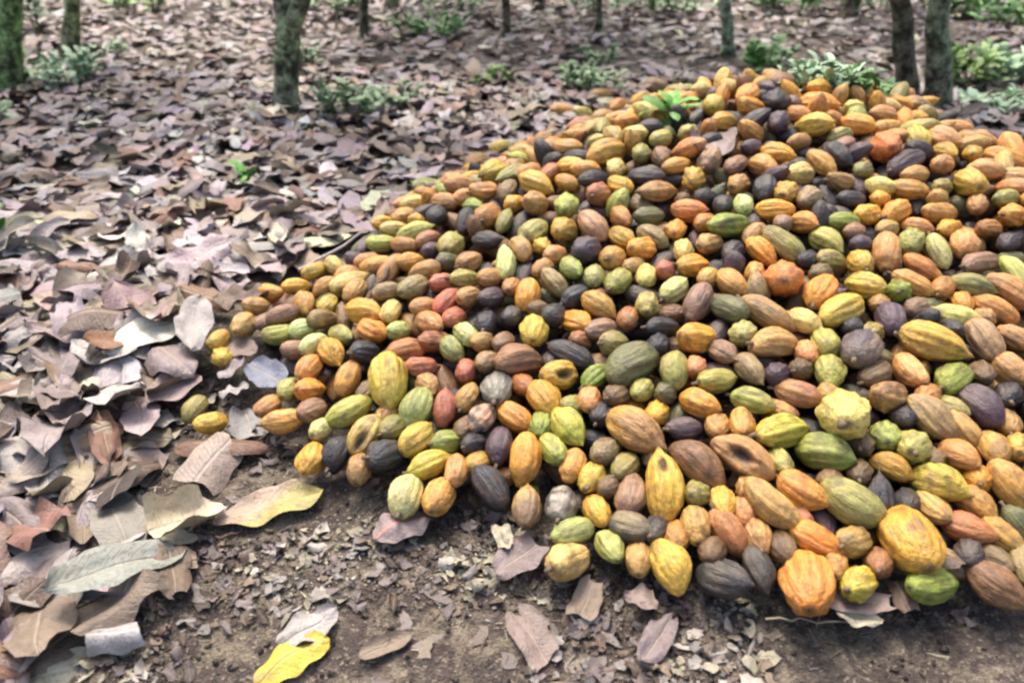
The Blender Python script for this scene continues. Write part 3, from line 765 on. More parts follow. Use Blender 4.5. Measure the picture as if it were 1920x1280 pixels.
stv, stq, stc, stl, off = [], [], [], [], 0
NUS, NVS = 30, 13
qs = grid_quads(NUS, NVS, wrap=True); qd = grid_quads(20, 9, wrap=True)
for i in range(N):
    roll = rnd.random() * 6.28
    M = frame_of(A[i], roll)
    if i in bigset:
        if i in HOLES:
            nu, nv = 72, 44
            toc = CAMP - P[i]; toc = M.T @ (toc / np.linalg.norm(toc))
            ht = math.atan2(toc[2], toc[1])
            hole = [(h[0], ht, h[2]) for h in HOLES[i]]
            v, c, lc = pod_geo(LEN[i], WID[i], CODE[i], 100 + i, nu, nv, hole)
            me = make_mesh('cacao_pod', v, grid_quads(nu, nv, wrap=True), c, lc)
        else:
            v, c, lc = pod_geo(LEN[i], WID[i], CODE[i], 100 + i, NUH, NVH)
            me = make_mesh('cacao_pod', v, qh, c, lc)
        o = link('cacao_pod', me, M_POD, label=labels[i], cat='cacao pod', group='cacao pods heaped on the forest floor')
        mw = Matrix([[*M[r], P[i][r]] for r in range(3)] + [[0, 0, 0, 1]])
        o.matrix_world = mw
        if i % 2 == 0 or (pods[i][0], pods[i][1]) == (1062, 1046):
            x0 = -LEN[i] / 2 * .985; k = WID[i]
            tv, tq = tube([(x0 + .02 * k, 0, 0), (x0 - .08 * k, .01 * k, 0), (x0 - .20 * k, .03 * k, .02 * k)], [.085 * k, .06 * k, .075 * k], 8)
            link('stalk', make_mesh('stalk', tv, tq), M_STALK, parent=o)
    else:
        deep = i >= NH + N1
        v, c, lc = pod_geo(LEN[i], WID[i], CODE[i], 100 + i, 20 if deep else NUS, 9 if deep else NVS)
        v = v @ M.T + P[i]
        stv.append(v); stc.append(c); stl.append(lc); stq.append((qd if deep else qs) + off); off += len(v)
link('heaped_cacao_pods', make_mesh('heaped_cacao_pods', np.concatenate(stv), np.concatenate(stq), np.concatenate(stc), np.concatenate(stl)), M_POD, kind='stuff')

# ------------------------------------------------------------------ leaves
def leaf_geo(L, W, k1, k2, fold, wave, seed, nu=5, nv=9, torn=0.0, cut=None):
    """batched leaves: every argument an array (n,); returns (n, nv*nu, 3) with the leaf along X, top side up.
    cut (n,2): the stretch of the leaf that is left, for torn ones"""
    n = len(L); L = L[:, None, None]; W = W[:, None, None]
    k1 = (k1[:, None, None] + 1e-3); k2 = (k2[:, None, None] + 1e-3)
    v = np.linspace(0, 1, nv)[None, :, None]; u = np.linspace(-1, 1, nu)[None, None, :]
    sd = seed[:, None, None]
    if cut is not None:
        c0 = cut[:, 0][:, None, None]; c1 = cut[:, 1][:, None, None]
        v = c0 + (c1 - c0) * v
        jag = np.sin(u * 2.2 + sd * 3) * .07 + np.sin(u * 5 + sd) * .02
        v = v + 0 * u + jag * (np.clip(v - .5, 0, 1) * (c1 < .97) - np.clip(.5 - v, 0, 1) * (c0 > .03)) * 2
        v = np.clip(v, 0, 1)
    wide = .86 + .12 * np.sin(sd * 5)
    prof = np.sin(math.pi * np.clip(v, .0, 1) ** (wide + .1)) ** (.50 + .12 * np.sin(sd * 3))
    prof = np.clip(prof, .03, 1)
    edge = 1 + torn * (np.sin(v * 9 + sd * 3 + np.sign(u) * 1.3) * .5 + np.sin(v * 23 + sd * 5 + np.sign(u)) * .5) * np.abs(u)
    t = u * W / 2 * prof * edge
    s = (v - .5) * L
    a1 = s * k1 / L; a2 = t * k2 / W * 2
    X = np.sin(a1) * L / k1 + 0 * t; Zb = (1 - np.cos(a1)) * L / k1
    Y = np.sin(a2) * W / k2 * .5; Zc = (1 - np.cos(a2)) * W / k2 * .5
    Y = Y + .05 * L * np.sin(v * 3 + sd)
    wv = wave[:, None, None] * W
    crum = np.sin(v * 7 + u * 2.3 + sd * 3) * np.sin(u * 2.7 - v * 4 + sd * 7) * .9 + np.sin(v * 15 + sd * 2.1 + u * 1.5) * (u * u) * .8
    Z = Zb + Zc + fold[:, None, None] * np.abs(t) + wv * crum
    X = X - np.sin(a1) * Zc
    return np.stack([np.broadcast_to(X, (n, nv, nu)), np.broadcast_to(Y, (n, nv, nu)), np.broadcast_to(Z, (n, nv, nu))], -1).reshape(n, -1, 3)


def leaf_luv(n, nu, nv, rs):
    v = np.linspace(0, 1, nv); u = np.linspace(-1, 1, nu)
    Vv, Uu = np.meshgrid(v, u, indexing='ij')
    a = np.stack([Uu.ravel(), Vv.ravel(), 0 * Uu.ravel()], 1)
    a = np.repeat(a[None], n, 0); a[:, :, 2] = rs[:, None]
    return a


def rot_batch(yaw, pitch, roll):
    cy, sy, cp, sp, cr, sr = np.cos(yaw), np.sin(yaw), np.cos(pitch), np.sin(pitch), np.cos(roll), np.sin(roll)
    M = np.empty((len(yaw), 3, 3))
    M[:, 0, 0] = cy * cp; M[:, 0, 1] = cy * sp * sr - sy * cr; M[:, 0, 2] = cy * sp * cr + sy * sr
    M[:, 1, 0] = sy * cp; M[:, 1, 1] = sy * sp * sr + cy * cr; M[:, 1, 2] = sy * sp * cr - cy * sr
    M[:, 2, 0] = -sp; M[:, 2, 1] = cp * sr; M[:, 2, 2] = cp * cr
    return M


LC = {  # leaf colours
 'w': ('whitish', (.50, .45, .40)), 'l': ('lavender grey', (.31, .27, .275)), 'm': ('mauve', (.215, .17, .165)), 'g': ('pale grey', (.30, .275, .26)),
 't': ('tan', (.225, .17, .12)), 'o': ('olive tan', (.175, .148, .095)), 'b': ('brown', (.115, .075, .052)), 'd': ('dark brown', (.052, .034, .028)),
 'r': ('rusty brown', (.165, .083, .052)), 'p': ('pinkish tan', (.24, .18, .155)), 'u': ('bluish grey', (.17, .185, .24)), 'y': ('yellow', (.47, .38, .04)),
 'n': ('dull green', (.22, .24, .15)), 'c': ('cream', (.46, .42, .30)), 'yg': ('yellow green', (.40, .34, .11)),
}
LK = list('lmgtobdrpcw')
LW = np.array([20, 22, 15, 10, 7, 7, 5, 4, 10, 3, 2], float); LW /= LW.sum()


def leaf_batch(x, y, z, L, W, yaw, tilt, cols, nu, nv, torn=.10, curl=1.0):
    n = len(x); sd = R.random(n) * 6.28
    k1 = np.clip(R.normal(0, .7, n), -1.4, 1.4) * curl; k2 = np.clip(R.normal(.1, .8, n), -1.5, 1.5) * curl
    fold = R.normal(.05, .18, n) * curl; wave = R.uniform(.02, .16, n) * curl
    whole = R.random(n) < .45
    cut = np.stack([np.where(whole, 0, R.uniform(0, .35, n)), np.where(whole, 1, R.uniform(.6, 1.0, n))], 1)
    v = leaf_geo(L, W, k1, k2, fold, wave, sd, nu, nv, torn, cut)
    M = rot_batch(yaw, R.normal(0, 1, n) * tilt, R.normal(0, 1, n) * tilt)
    v = np.einsum('nij,nvj->nvi', M, v)
    # lay every leaf on the ground: lift it until its lowest point only just sinks in
    lo = v[:, :, 2].min(1)
    v[:, :, 2] -= (lo * .75)[:, None]
    v += np.stack([x, y, z], 1)[:, None, :]
    col = np.repeat(cols[:, None, :], v.shape[1], 1)
    q = grid_quads(nu, nv)[None] + (np.arange(n) * nu * nv)[:, None, None]
    return v, q.reshape(-1, 4), col, leaf_luv(n, nu, nv, sd)


def rand_cols(n):
    k = R.choice(len(LK), size=n, p=LW)
    c = np.array([LC[q][1] for q in LK])[k]
    c = c * R.uniform(.75, 1.25, n)[:, None] * (1 + .06 * R.normal(size=(n, 3)))
    return np.clip(c, .01, .8), k


def litter(name, n, x0, x1, y0, y1, Lr, layers, nu, nv, keep, tilt=.15):
    x = R.uniform(x0, x1, n); y = y0 + (y1 - y0) * R.random(n)
    inview = np.abs(x) < (.78 * y + .9)
    k = inview & keep(x, y); x = x[k]; y = y[k]; n = len(x)
    L = R.uniform(*Lr, n); W = L * R.uniform(.32, .52, n)
    lay = R.random(n)
    z = ground_h(x, y) + lay * layers
    c, _ = rand_cols(n)
    pale = np.exp(-(((x + 2.2 - .12 * y) / 1.3) ** 2 + ((y - 4.4) / 1.5) ** 2))       # leaf sheen painted into the colour left of the forked tree
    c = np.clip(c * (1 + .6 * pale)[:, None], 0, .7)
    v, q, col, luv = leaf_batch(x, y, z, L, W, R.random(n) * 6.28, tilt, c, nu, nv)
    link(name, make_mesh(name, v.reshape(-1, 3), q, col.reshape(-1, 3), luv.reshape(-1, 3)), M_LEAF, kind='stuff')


_lone = P[:NH][heap_s(P[:NH, 0], P[:NH, 1]) > .97]


def out_heap(x, y):
    k = heap_s(x, y) > .985
    for q_ in _lone: k &= ((x - q_[0]) ** 2 + (y - q_[1] + .05) ** 2) > .095 ** 2
    return k



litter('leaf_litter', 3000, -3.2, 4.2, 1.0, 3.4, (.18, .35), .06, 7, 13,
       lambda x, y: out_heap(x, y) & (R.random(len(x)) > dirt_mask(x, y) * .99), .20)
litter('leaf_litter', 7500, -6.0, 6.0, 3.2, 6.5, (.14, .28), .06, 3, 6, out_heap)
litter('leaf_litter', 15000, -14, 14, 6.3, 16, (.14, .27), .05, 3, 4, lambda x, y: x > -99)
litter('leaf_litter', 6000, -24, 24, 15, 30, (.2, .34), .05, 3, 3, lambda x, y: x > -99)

# crushed leaf flakes and crumbs trodden into the bare soil in front
n = 520
x = R.uniform(-1.4, 2.3, n); y = R.uniform(.75, 2.3, n)
k = (heap_s(x, y) > 1.0) & (R.random(n) < dirt_mask(x, y)) & (fbm(x * 3 + 3, y * 3) > .42); x = x[k]; y = y[k]; n = len(x)
v, q, col, luv = leaf_batch(x, y, ground_h(x, y) + .001, R.uniform(.03, .12, n), R.uniform(.02, .05, n), R.random(n) * 6.28, .07,
                            np.array([(.20, .16, .12), (.27, .22, .16), (.14, .11, .09), (.18, .145, .13)])[R.integers(0, 4, n)] * R.uniform(.7, 1.25, n)[:, None], 5, 7, .35, .35)
link('leaf_fragments', make_mesh('leaf_fragments', v.reshape(-1, 3), q, col.reshape(-1, 3), luv.reshape(-1, 3)), M_LEAF, kind='stuff')
n = 50000
x = R.uniform(-1.5, 2.3, n); y = R.uniform(.75, 2.4, n)
k = (heap_s(x, y) > .97) & (R.random(n) < .12 + .95 * dirt_mask(x, y)) & (fbm(x * 4 + 3, y * 4) + .10 * np.clip(-x + .2, -.5, 1) + .16 * R.random(n) > .56)
x = x[k]; y = y[k]; n = len(x)
L = .003 + .011 * R.random(n) ** 1.5 + .055 * R.random(n) ** 6.0; W = L * R.uniform(.25, .8, n)
fk = np.array([LC['c'][1], LC['t'][1], LC['m'][1], LC['g'][1], LC['b'][1], LC['d'][1], LC['w'][1]])
pc = fbm(x * 4 + 30, y * 4)
ki = np.where(pc > .52, R.choice([0, 0, 1, 3, 6, 2], size=n), R.choice([1, 2, 4, 5, 2, 3], size=n))
cols = fk[ki] * R.uniform(.45, .95, n)[:, None]
v, q, col, luv = leaf_batch(x, y, ground_h(x, y) + .003, L, W, R.random(n) * 6.28, .22, cols, 5, 5, .7, 1.1)
link('leaf_fragments', make_mesh('leaf_fragments', v.reshape(-1, 3), q, col.reshape(-1, 3), luv.reshape(-1, 3)), M_LEAF, kind='stuff')
# straw, stalks and fibres among the crumbs
n = 5000
x = R.uniform(-1.5, 2.3, n); y = R.uniform(.75, 2.4, n)
k = (heap_s(x, y) > .97) & (R.random(n) < .1 + .9 * dirt_mask(x, y)) & (fbm(x * 4 + 11, y * 4) > .45); x = x[k]; y = y[k]; n = len(x)
v, q, col, luv = leaf_batch(x, y, ground_h(x, y) + .004, .012 + .05 * R.random(n) ** 2, R.uniform(.0012, .004, n), R.random(n) * 6.28, .15,
                            fk[R.choice([0, 1, 1, 3, 4, 4], size=n)] * R.uniform(.6, 1.2, n)[:, None], 3, 5, .3, .6)
link('straw', make_mesh('straw', v.reshape(-1, 3), q, col.reshape(-1, 3), luv.reshape(-1, 3)), M_LEAF, kind='stuff')
# clods of soil
n = 5000
x = R.uniform(-1.4, 2.3, n); y = R.uniform(.75, 2.3, n); k = (heap_s(x, y) > .95) & (R.random(n) < dirt_mask(x, y)); x = x[k]; y = y[k]; n = len(x)
cs = .002 + .008 * R.random(n) ** 4
th = np.linspace(0, 2 * math.pi, 6, endpoint=False); zz = np.array([-1, -.3, .5, .95])
rr = np.array([.5, 1, .85, .15])
base = np.stack([np.cos(th)[None] * rr[:, None], np.sin(th)[None] * rr[:, None], np.repeat(zz[:, None], 6, 1)], -1).reshape(-1, 3)
v = base[None] * (1 + .35 * R.normal(size=(n, 24, 1)) * .6) * cs[:, None, None] * R.uniform(.6, 1.3, (n, 1, 3))
v += np.stack([x, y, ground_h(x, y) + cs * .4], 1)[:, None]
q = (grid_quads(6, 4, wrap=True)[None] + (np.arange(n) * 24)[:, None, None]).reshape(-1, 4)
link('soil_crumbs', make_mesh('soil_crumbs', v.reshape(-1, 3), q), M_SOIL, kind='stuff')

# --- leaves one can tell apart, catalogued: px py length width angle colour curl (c cupped, a arched, f flat, r rolled) height
LEAVES = """
201 531 74 52 60 w a .05|190 600 185 84 8 b a .09|225 668 150 60 50 l a .05|370 611 88 46 66 g f .07|322 672 118 62 -30 m a .05|312 598 84 42 60 o f .05
57 645 104 38 -10 o f .06|50 735 165 64 12 g a .04|141 775 155 54 48 m f .04|302 728 175 48 22 t c .03|296 795 84 38 -15 g f .02|235 826 185 72 5 o f .01
413 834 185 42 5 r a .015|33 806 115 50 30 p f .03|500 703 84 40 -18 u f .02|50 880 135 44 0 g a .04|120 905 250 58 66 o c .025|269 880 135 76 -10 p f .02
151 944 155 56 50 l a .025|228 968 135 90 -48 g c .015|37 966 118 52 20 m f .02|84 988 135 34 8 n f .03|50 1074 125 56 10 m a .02|70 1112 100 32 -6 c f .01
13 1165 110 60 60 m f .02|111 1205 200 84 35 t a .02|115 1263 180 66 8 c f .01|329 1065 120 68 5 t f .006|336 1008 74 24 0 c f .01|508 958 215 60 17 yg f .012
550 1245 170 62 30 y a .01|578 1180 130 70 35 g f .008|757 992 118 62 28 m a .014|942 1010 64 32 -55 c f .012|1003 1215 175 66 -48 p f .004
1093 1130 110 56 60 t f .006|1208 1122 80 50 0 p f .006|724 1215 110 44 28 t c .008|1605 1128 150 44 5 p f .008|1610 1160 92 26 -8 c f .012|1690 1118 110 34 -55 b f .01
1230 1200 110 60 50 m f .004|980 1045 120 66 30 m f .004|181 1112 60 40 0 d c .02|380 640 60 30 20 g f .02|130 400 110 44 10 b a .05|300 455 120 46 -8 l a .05
60 505 130 44 30 m a .06|480 430 90 38 10 g a .05|420 480 120 44 30 l a .05|560 455 100 50 20 g f .04|350 520 140 46 28 m a .06|455 560 110 36 0 b f .03
90 430 110 42 -10 l a .06|250 400 120 46 15 m c .05|20 560 100 50 60 r f .05|40 620 120 46 20 m f .05|150 480 130 44 -15 l a .06|840 285 62 52 70 b c .06
700 290 90 40 10 d c .03|385 310 90 44 0 l a .05|560 400 80 34 -8 m f .04|640 420 90 30 25 b a .03|235 185 56 26 0 r a .05|530 330 90 34 -10 d a .05
1335 275 66 60 -70 m c .03|440 690 70 34 35 l f .02|440 735 60 30 20 g f .02|455 655 66 34 -20 p f .02|1780 1046 110 36 -22 b a .05|300 740 70 30 -40 d f .01
"""
heroes = []
for tok in LEAVES.replace('\n', '|').split('|'):
    f = tok.split()
    if len(f) == 8: heroes.append([float(q) for q in f[:5]] + [f[5], f[6], float(f[7])])

NU, NV = 9, 21
lq = grid_quads(NU, NV)
CURL = {'c': 'cupped', 'a': 'arched', 'f': 'flat', 'r': 'rolled'}
items = []        # (px, py, L, W, yaw, colour key, curl, lift, hero, xyz)
for (px, py, L, W, a, ck, cu, lift) in heroes:
    lift = max(lift, .011)
    p, t = hit(px, py, lift)
    ar = math.radians(a)
    # image direction laid down on the ground
    q = ground_pt(px + 30 * math.cos(ar), py - 30 * math.sin(ar), p[2]) - ground_pt(px, py, p[2])
    yaw = math.atan2(q[1], q[0])
    sc = np.linalg.norm(q) / 30
    Lm = min(L * sc, .36); 
    q2 = ground_pt(px - 30 * math.sin(ar), py - 30 * math.cos(ar), p[2]) - ground_pt(px, py, p[2])
    Wm = W * np.linalg.norm(q2) / 30
    Wm = max(min(Wm, Lm * .62), Lm * .30)
    items.append([px, py, Lm, Wm, yaw, ck, cu, lift, True, p])
# further top leaves of the litter near the camera, thrown where no catalogued one lies
tries = 0
while len(items) < 300 and tries < 20000:
    tries += 1
    px = R.uniform(-30, 1950); py = R.uniform(170, 1275) if R.random() < .75 else R.uniform(120, 420)
    g = ground_pt(px, py)
    if heap_s(g[0], g[1]) < 1.0 : continue
    if heap(g[0], g[1]) > .0: continue
    if surf(g[0] * .9, g[1] * .9) > .12: continue
    if dirt_mask(g[0], g[1]) > .3: continue
    dist = np.linalg.norm(g - CAMP)
    if (np.hypot(pp[:, 0] - px, pp[:, 1] - py) < 420 / dist * .8).any(): continue
    if any(math.hypot(px - it[0], (py - it[1]) * 1.6) < 62 / dist * 1.9 for it in items): continue
    L = R.uniform(.17, .32)
    ck = LK[R.choice(len(LK), p=LW)]
    lift = .045 + .02 * R.random() if dirt_mask(g[0], g[1]) < .5 else .004
    items.append([px, py, L, L * R.uniform(.32, .48), R.random() * 6.28, ck, R.choice(['a', 'c', 'f', 'a']), lift, False,
                  np.array([g[0], g[1], float(surf(g[0], g[1])) + lift])])

LAND = [(540, 215, 'the forked trunk'), (130, 115, 'the mossy trunk'), (1700, 180, 'the leaning trunk'), (1362, 105, 'the slim grey trunk'), (948, 72, 'the slender brown trunk'),
        (465, 345, 'the bright green seedling'), (660, 205, 'the weeds by the trunk'), (15, 460, 'the green sprout'), (395, 793, 'the lone yellow pod'),
        (590, 857, 'the golden corner pod'), (550, 1245, 'the bright yellow leaf'), (530, 955, 'the yellow green leaf'), (201, 531, 'the white leaf'),
        (370, 611, 'the upright pale leaf'), (413, 834, 'the long rusty leaf'), (500, 703, 'the bluish grey leaf'), (1062, 1046, 'the split pale pod'),
        (1512, 1086, 'the round orange pod'), (1745, 1089, 'the green front pod'), (190, 600, 'the great arched brown leaf'), (269, 880, 'the broad pinkish leaf'),
        (757, 992, 'the leaf with red midrib'), (840, 285, 'the standing brown leaf'), (620, 470, 'the pale twig'), (1000, 950, 'the brown and tan pod'), (680, 60, 'the thin dark trunk')]
SPECIAL = {(201, 531): 'crumpled whitish leaf, brightest of the litter, above the big arched brown leaf',
           (190, 600): 'large arched brown leaf curling over its neighbours left of the heap',
           (370, 611): 'upright pale grey oval leaf beside the left foot of the pod heap',
           (413, 834): 'long rusty brown leaf lying under the lone yellow pod',
           (500, 703): 'bluish grey leaf lying against the left foot of the pod heap',
           (269, 880): 'broad pinkish leaf lying flat left of the long rusty leaf',
           (508, 958): 'long leaf, pinkish on one half and yellow green on the other, on bare soil',
           (550, 1245): 'bright yellow leaf on the soil at the front edge',
           (578, 1180): 'pale grey leaf touching the bright yellow leaf',
           (757, 992): 'mauve leaf with a red midrib on the soil in front of pale green pod',
           (840, 285): 'cupped brown leaf standing on edge beside the heap',
           (329, 1065): 'square ended tan leaf pressed into the bare soil',
           (1335, 275): 'torn mauve leaf lying on the upper slope of the heap',
           (1780, 1046): 'folded brown leaf above the green front pod',
           (120, 905): 'very long olive tan leaf lying along the slope, longest in the litter'}
seen = {}
for it in items:
    px, py, L, W, yaw, ck, cu, lift, hero, p = it
    sd = np.array([R.random() * 6.28])
    CUT = (0.0, 1.0) if R.random() < .5 else (R.uniform(0, .3) * (R.random() < .6), R.uniform(.7, .95))
    if (px, py) in ((550, 1245), (413, 834), (757, 992), (508, 958), (370, 611)): CUT = (0.0, 1.0)
    if (px, py) == (329, 1065): CUT = (.22, .82)
    k1 = {'c': .9, 'a': -1.1, 'f': .25, 'r': .3}[cu] * R.uniform(.6, 1.2)
    k2 = {'c': 1.1, 'a': -.9, 'f': .3, 'r': 3}[cu] * R.uniform(.5, 1.2)
    v = leaf_geo(np.array([L]), np.array([W]), np.array([k1]), np.array([k2]), np.array([R.uniform(-.02, .14)]), np.array([R.uniform(.03, .15)]), sd, NU, NV, .08, np.array([CUT]))[0]
    flat = lift < .015
    M = rot_batch(np.array([yaw]), np.array([R.normal(0, .04 if flat else .15)]), np.array([R.normal(0, .04 if flat else .18)]))[0]
    if (px, py) in ((370, 611), (201, 531)): M = rot_batch(np.array([yaw]), np.array([-.12]), np.array([.15]))[0]
    if (px, py) == (840, 285): M = rot_batch(np.array([yaw]), np.array([.1]), np.array([1.0]))[0]
    v = v @ M.T
    if not flat: v[:, 2] -= v[:, 2].min() * .4
    else: v[:, 2] -= v[:, 2].min() * .9
    base = np.array(LC[ck][1]) * R.uniform(.85, 1.15)
    luv = leaf_luv(1, NU, NV, sd)[0]
    uu, vv = luv[:, 0], luv[:, 1]
    col = np.repeat(base[None], len(v), 0)
    if ck == 'yg':
        g = np.clip(.5 - (vv - .45) * 3 + uu * 1.2, 0, 1)[:, None]; col = col * (1 - g) + np.array((.36, .27, .20)) * g
    if ck == 'y':
        g = np.clip((np.sin(vv * 9 + uu * 2) + .3 * uu - .75) * 3, 0, 1)[:, None]; col = col * (1 - g) + np.array((.40, .26, .10)) * g
    if (px, py) == (757, 992):
        g = np.exp(-(uu / .12) ** 2)[:, None]; col = col * (1 - g) + np.array((.45, .18, .16)) * g
    px_r, py_r, _ = project(p)
    land = sorted(LAND, key=lambda l: math.hypot(l[0] - px, (l[1] - py)))
    dd = lambda l: DIRW[int(round(math.atan2(l[1] - py, px - l[0]) / (math.pi / 4))) % 8]
    if (px, py) in SPECIAL: lab = SPECIAL[(px, py)]
    else:
        land = [l for l in land if math.hypot(l[0] - px, l[1] - py) > 8]
        sz = 'long ' if L > .235 else ('small ' if L < .13 else '')
        lab = f"{sz}{CURL[cu]} {LC[ck][0]} fallen leaf {dd(land[0])} {land[0][2]}"
        if lab in seen: lab = f"{sz}{CURL[cu]} {LC[ck][0]} leaf {dd(land[0])} {land[0][2]}, {dd(land[1])} {land[1][2]}"
        if len(lab.split()) > 16: lab = f"{CURL[cu]} {LC[ck][0]} leaf {dd(land[1])} {land[1][2]}"
        if lab in seen: lab = f"{CURL[cu]} {LC[ck][0]} leaf {dd(land[2])} {land[2][2]}, near {land[0][2]}"
        if len(lab.split()) > 16: lab = f"{CURL[cu]} {LC[ck][0]} leaf {dd(land[2])} {land[2][2]}"
    seen[lab] = 1
    o = link('fallen_leaf', make_mesh('fallen_leaf', v, lq, col, luv), M_LEAF, loc=p, label=lab, cat='leaf', group='fallen leaves covering the forest floor')

# ------------------------------------------------------------------ twigs
TW = [((560, 508), (690, 432), .008, 'long pale twig leaning on the left edge of the pod heap', .05, (.42, .36, .34)),
      ((528, 200), (545, 226), .012, 'short pale root stub at the foot of the forked trunk', .10, (.36, .31, .22)),
      ((690, 560), (740, 490), .010, 'brown stick lying between grey and tan pods on the left slope', .05, (.12, .08, .05)),
      ((1440, 1160), (1625, 1166), .003, 'thin straight pale twig on the soil below the round orange pod', .012, (.32, .26, .18)),
      ((400, 1010), (455, 995), .004, 'short brown twig on the soil above the square ended tan leaf', .01, (.16, .10, .06)),
      ((420, 1125), (470, 1105), .004, 'crooked tan twig on the soil right of the square ended leaf', .01, (.30, .22, .15))]
for (a, b, r_, lab, lift, c) in TW:
    p0, _ = hit(*a, lift); p1, _ = hit(*b, lift)
    t = np.linspace(0, 1, 9)[:, None]
    pts = p0 * (1 - t) + p1 * t
    pts = pts + R.normal(0, .004, pts.shape)
    v, q = tube(pts - pts[0], np.linspace(r_, r_ * .55, 9), 8, .2, 3)
    mt, nt, b_ = mat_new('twig_bark')
    n_ = noise_node(nt, None, 60, 4); rp = ramp(nt, n_.outputs[0], [(.35, tuple(k * .5 for k in c)), (.6, c)])
    nt.links.new(rp.outputs[0], b_.inputs['Base Color']); b_.inputs['Roughness'].default_value = .85
    link('twig', make_mesh('twig', v, q), mt, loc=pts[0], label=lab, cat='twig', group='twigs on the forest floor')

# ------------------------------------------------------------------ trees
# base px, py, trunk px width, top px at the top edge of the photo, label, fork height (m) or None, tint, height
TREES = [
 (20, 175, 50, 22, 'thick dark green mossy cacao tree standing leftmost in the grove', 1.6, (.75, 1.0, .55), 3.6),
 (128, 118, 34, 142, 'mossy grey green cacao tree second from the left behind pale litter', 1.7, (1.0, 1.0, .75), 3.5),
 (538, 215, 52, 538, 'forked mossy cacao tree standing nearest behind the litter, left of the heap', .60, (.90, .92, .78), 3.4),
 (680, 68, 20, 680, 'thin dark cacao tree right of the forked tree', 1.8, (.55, .5, .4), 3.2),
 (735, 18, 26, 742, 'cacao tree with trunk barely showing right of the thin dark tree', 1.8, (.8, .8, .6), 3.2),
 (948, 74, 17, 950, 'slender straight brown cacao tree standing behind the middle of the litter', 1.9, (.75, .6, .5), 3.2),
 (1008, 18, 26, 1010, 'dark cacao tree far behind, just right of the slender brown tree', 1.8, (.7, .65, .5), 3.2),
 (1120, 60, 13, 1122, 'very thin young cacao tree between the slender brown and slim grey trees', 1.7, (.6, .55, .45), 2.8),
 (1362, 108, 24, 1360, 'slim grey green cacao tree standing behind the crest of the heap', 1.9, (1.1, 1.3, 1.1), 3.4),
 (1590, 38, 17, 1590, 'small reddish brown cacao tree far behind the weeds', 1.8, (.8, .6, .55), 3.0),
 (1698, 190, 42, 1658, 'dark cacao tree leaning left, right behind the heap', 1.5, (.50, .44, .38), 3.5),
 (1760, 208, 47, 1772, 'thick cacao tree with green moss on its upper trunk beside the dark leaning tree', 1.5, (.62, .60, .50), 3.6),
]


def crown_leaves(center_pts, n, spread, seed, size=(.16, .26)):
    cen = np.array(center_pts)[R.integers(0, len(center_pts), n)]
    p = cen + R.normal(0, 1, (n, 3)) * spread
    L = R.uniform(*size, n); W = L * R.uniform(.32, .42, n)
    g = np.array((.055, .10, .03)); c = g[None] * R.uniform(.6, 1.7, n)[:, None] * (1 + .12 * R.normal(size=(n, 3)))
    sd = R.random(n) * 6.28
    v = leaf_geo(L, W, R.normal(.6, .4, n), R.normal(.4, .4, n), R.normal(.1, .1, n), R.uniform(0, .05, n), sd, 3, 5, .03)
    v[:, :, 2] *= -1
    M = rot_batch(R.random(n) * 6.28, R.normal(.6, .5, n), R.normal(0, .4, n))
    v = np.einsum('nij,nvj->nvi', M, v) + p[:, None]
    q = grid_quads(3, 5)[None] + (np.arange(n) * 15)[:, None, None]
    return v.reshape(-1, 3), q.reshape(-1, 4), np.repeat(np.clip(c, .01, .4)[:, None], 15, 1).reshape(-1, 3), leaf_luv(n, 3, 5, sd).reshape(-1, 3)


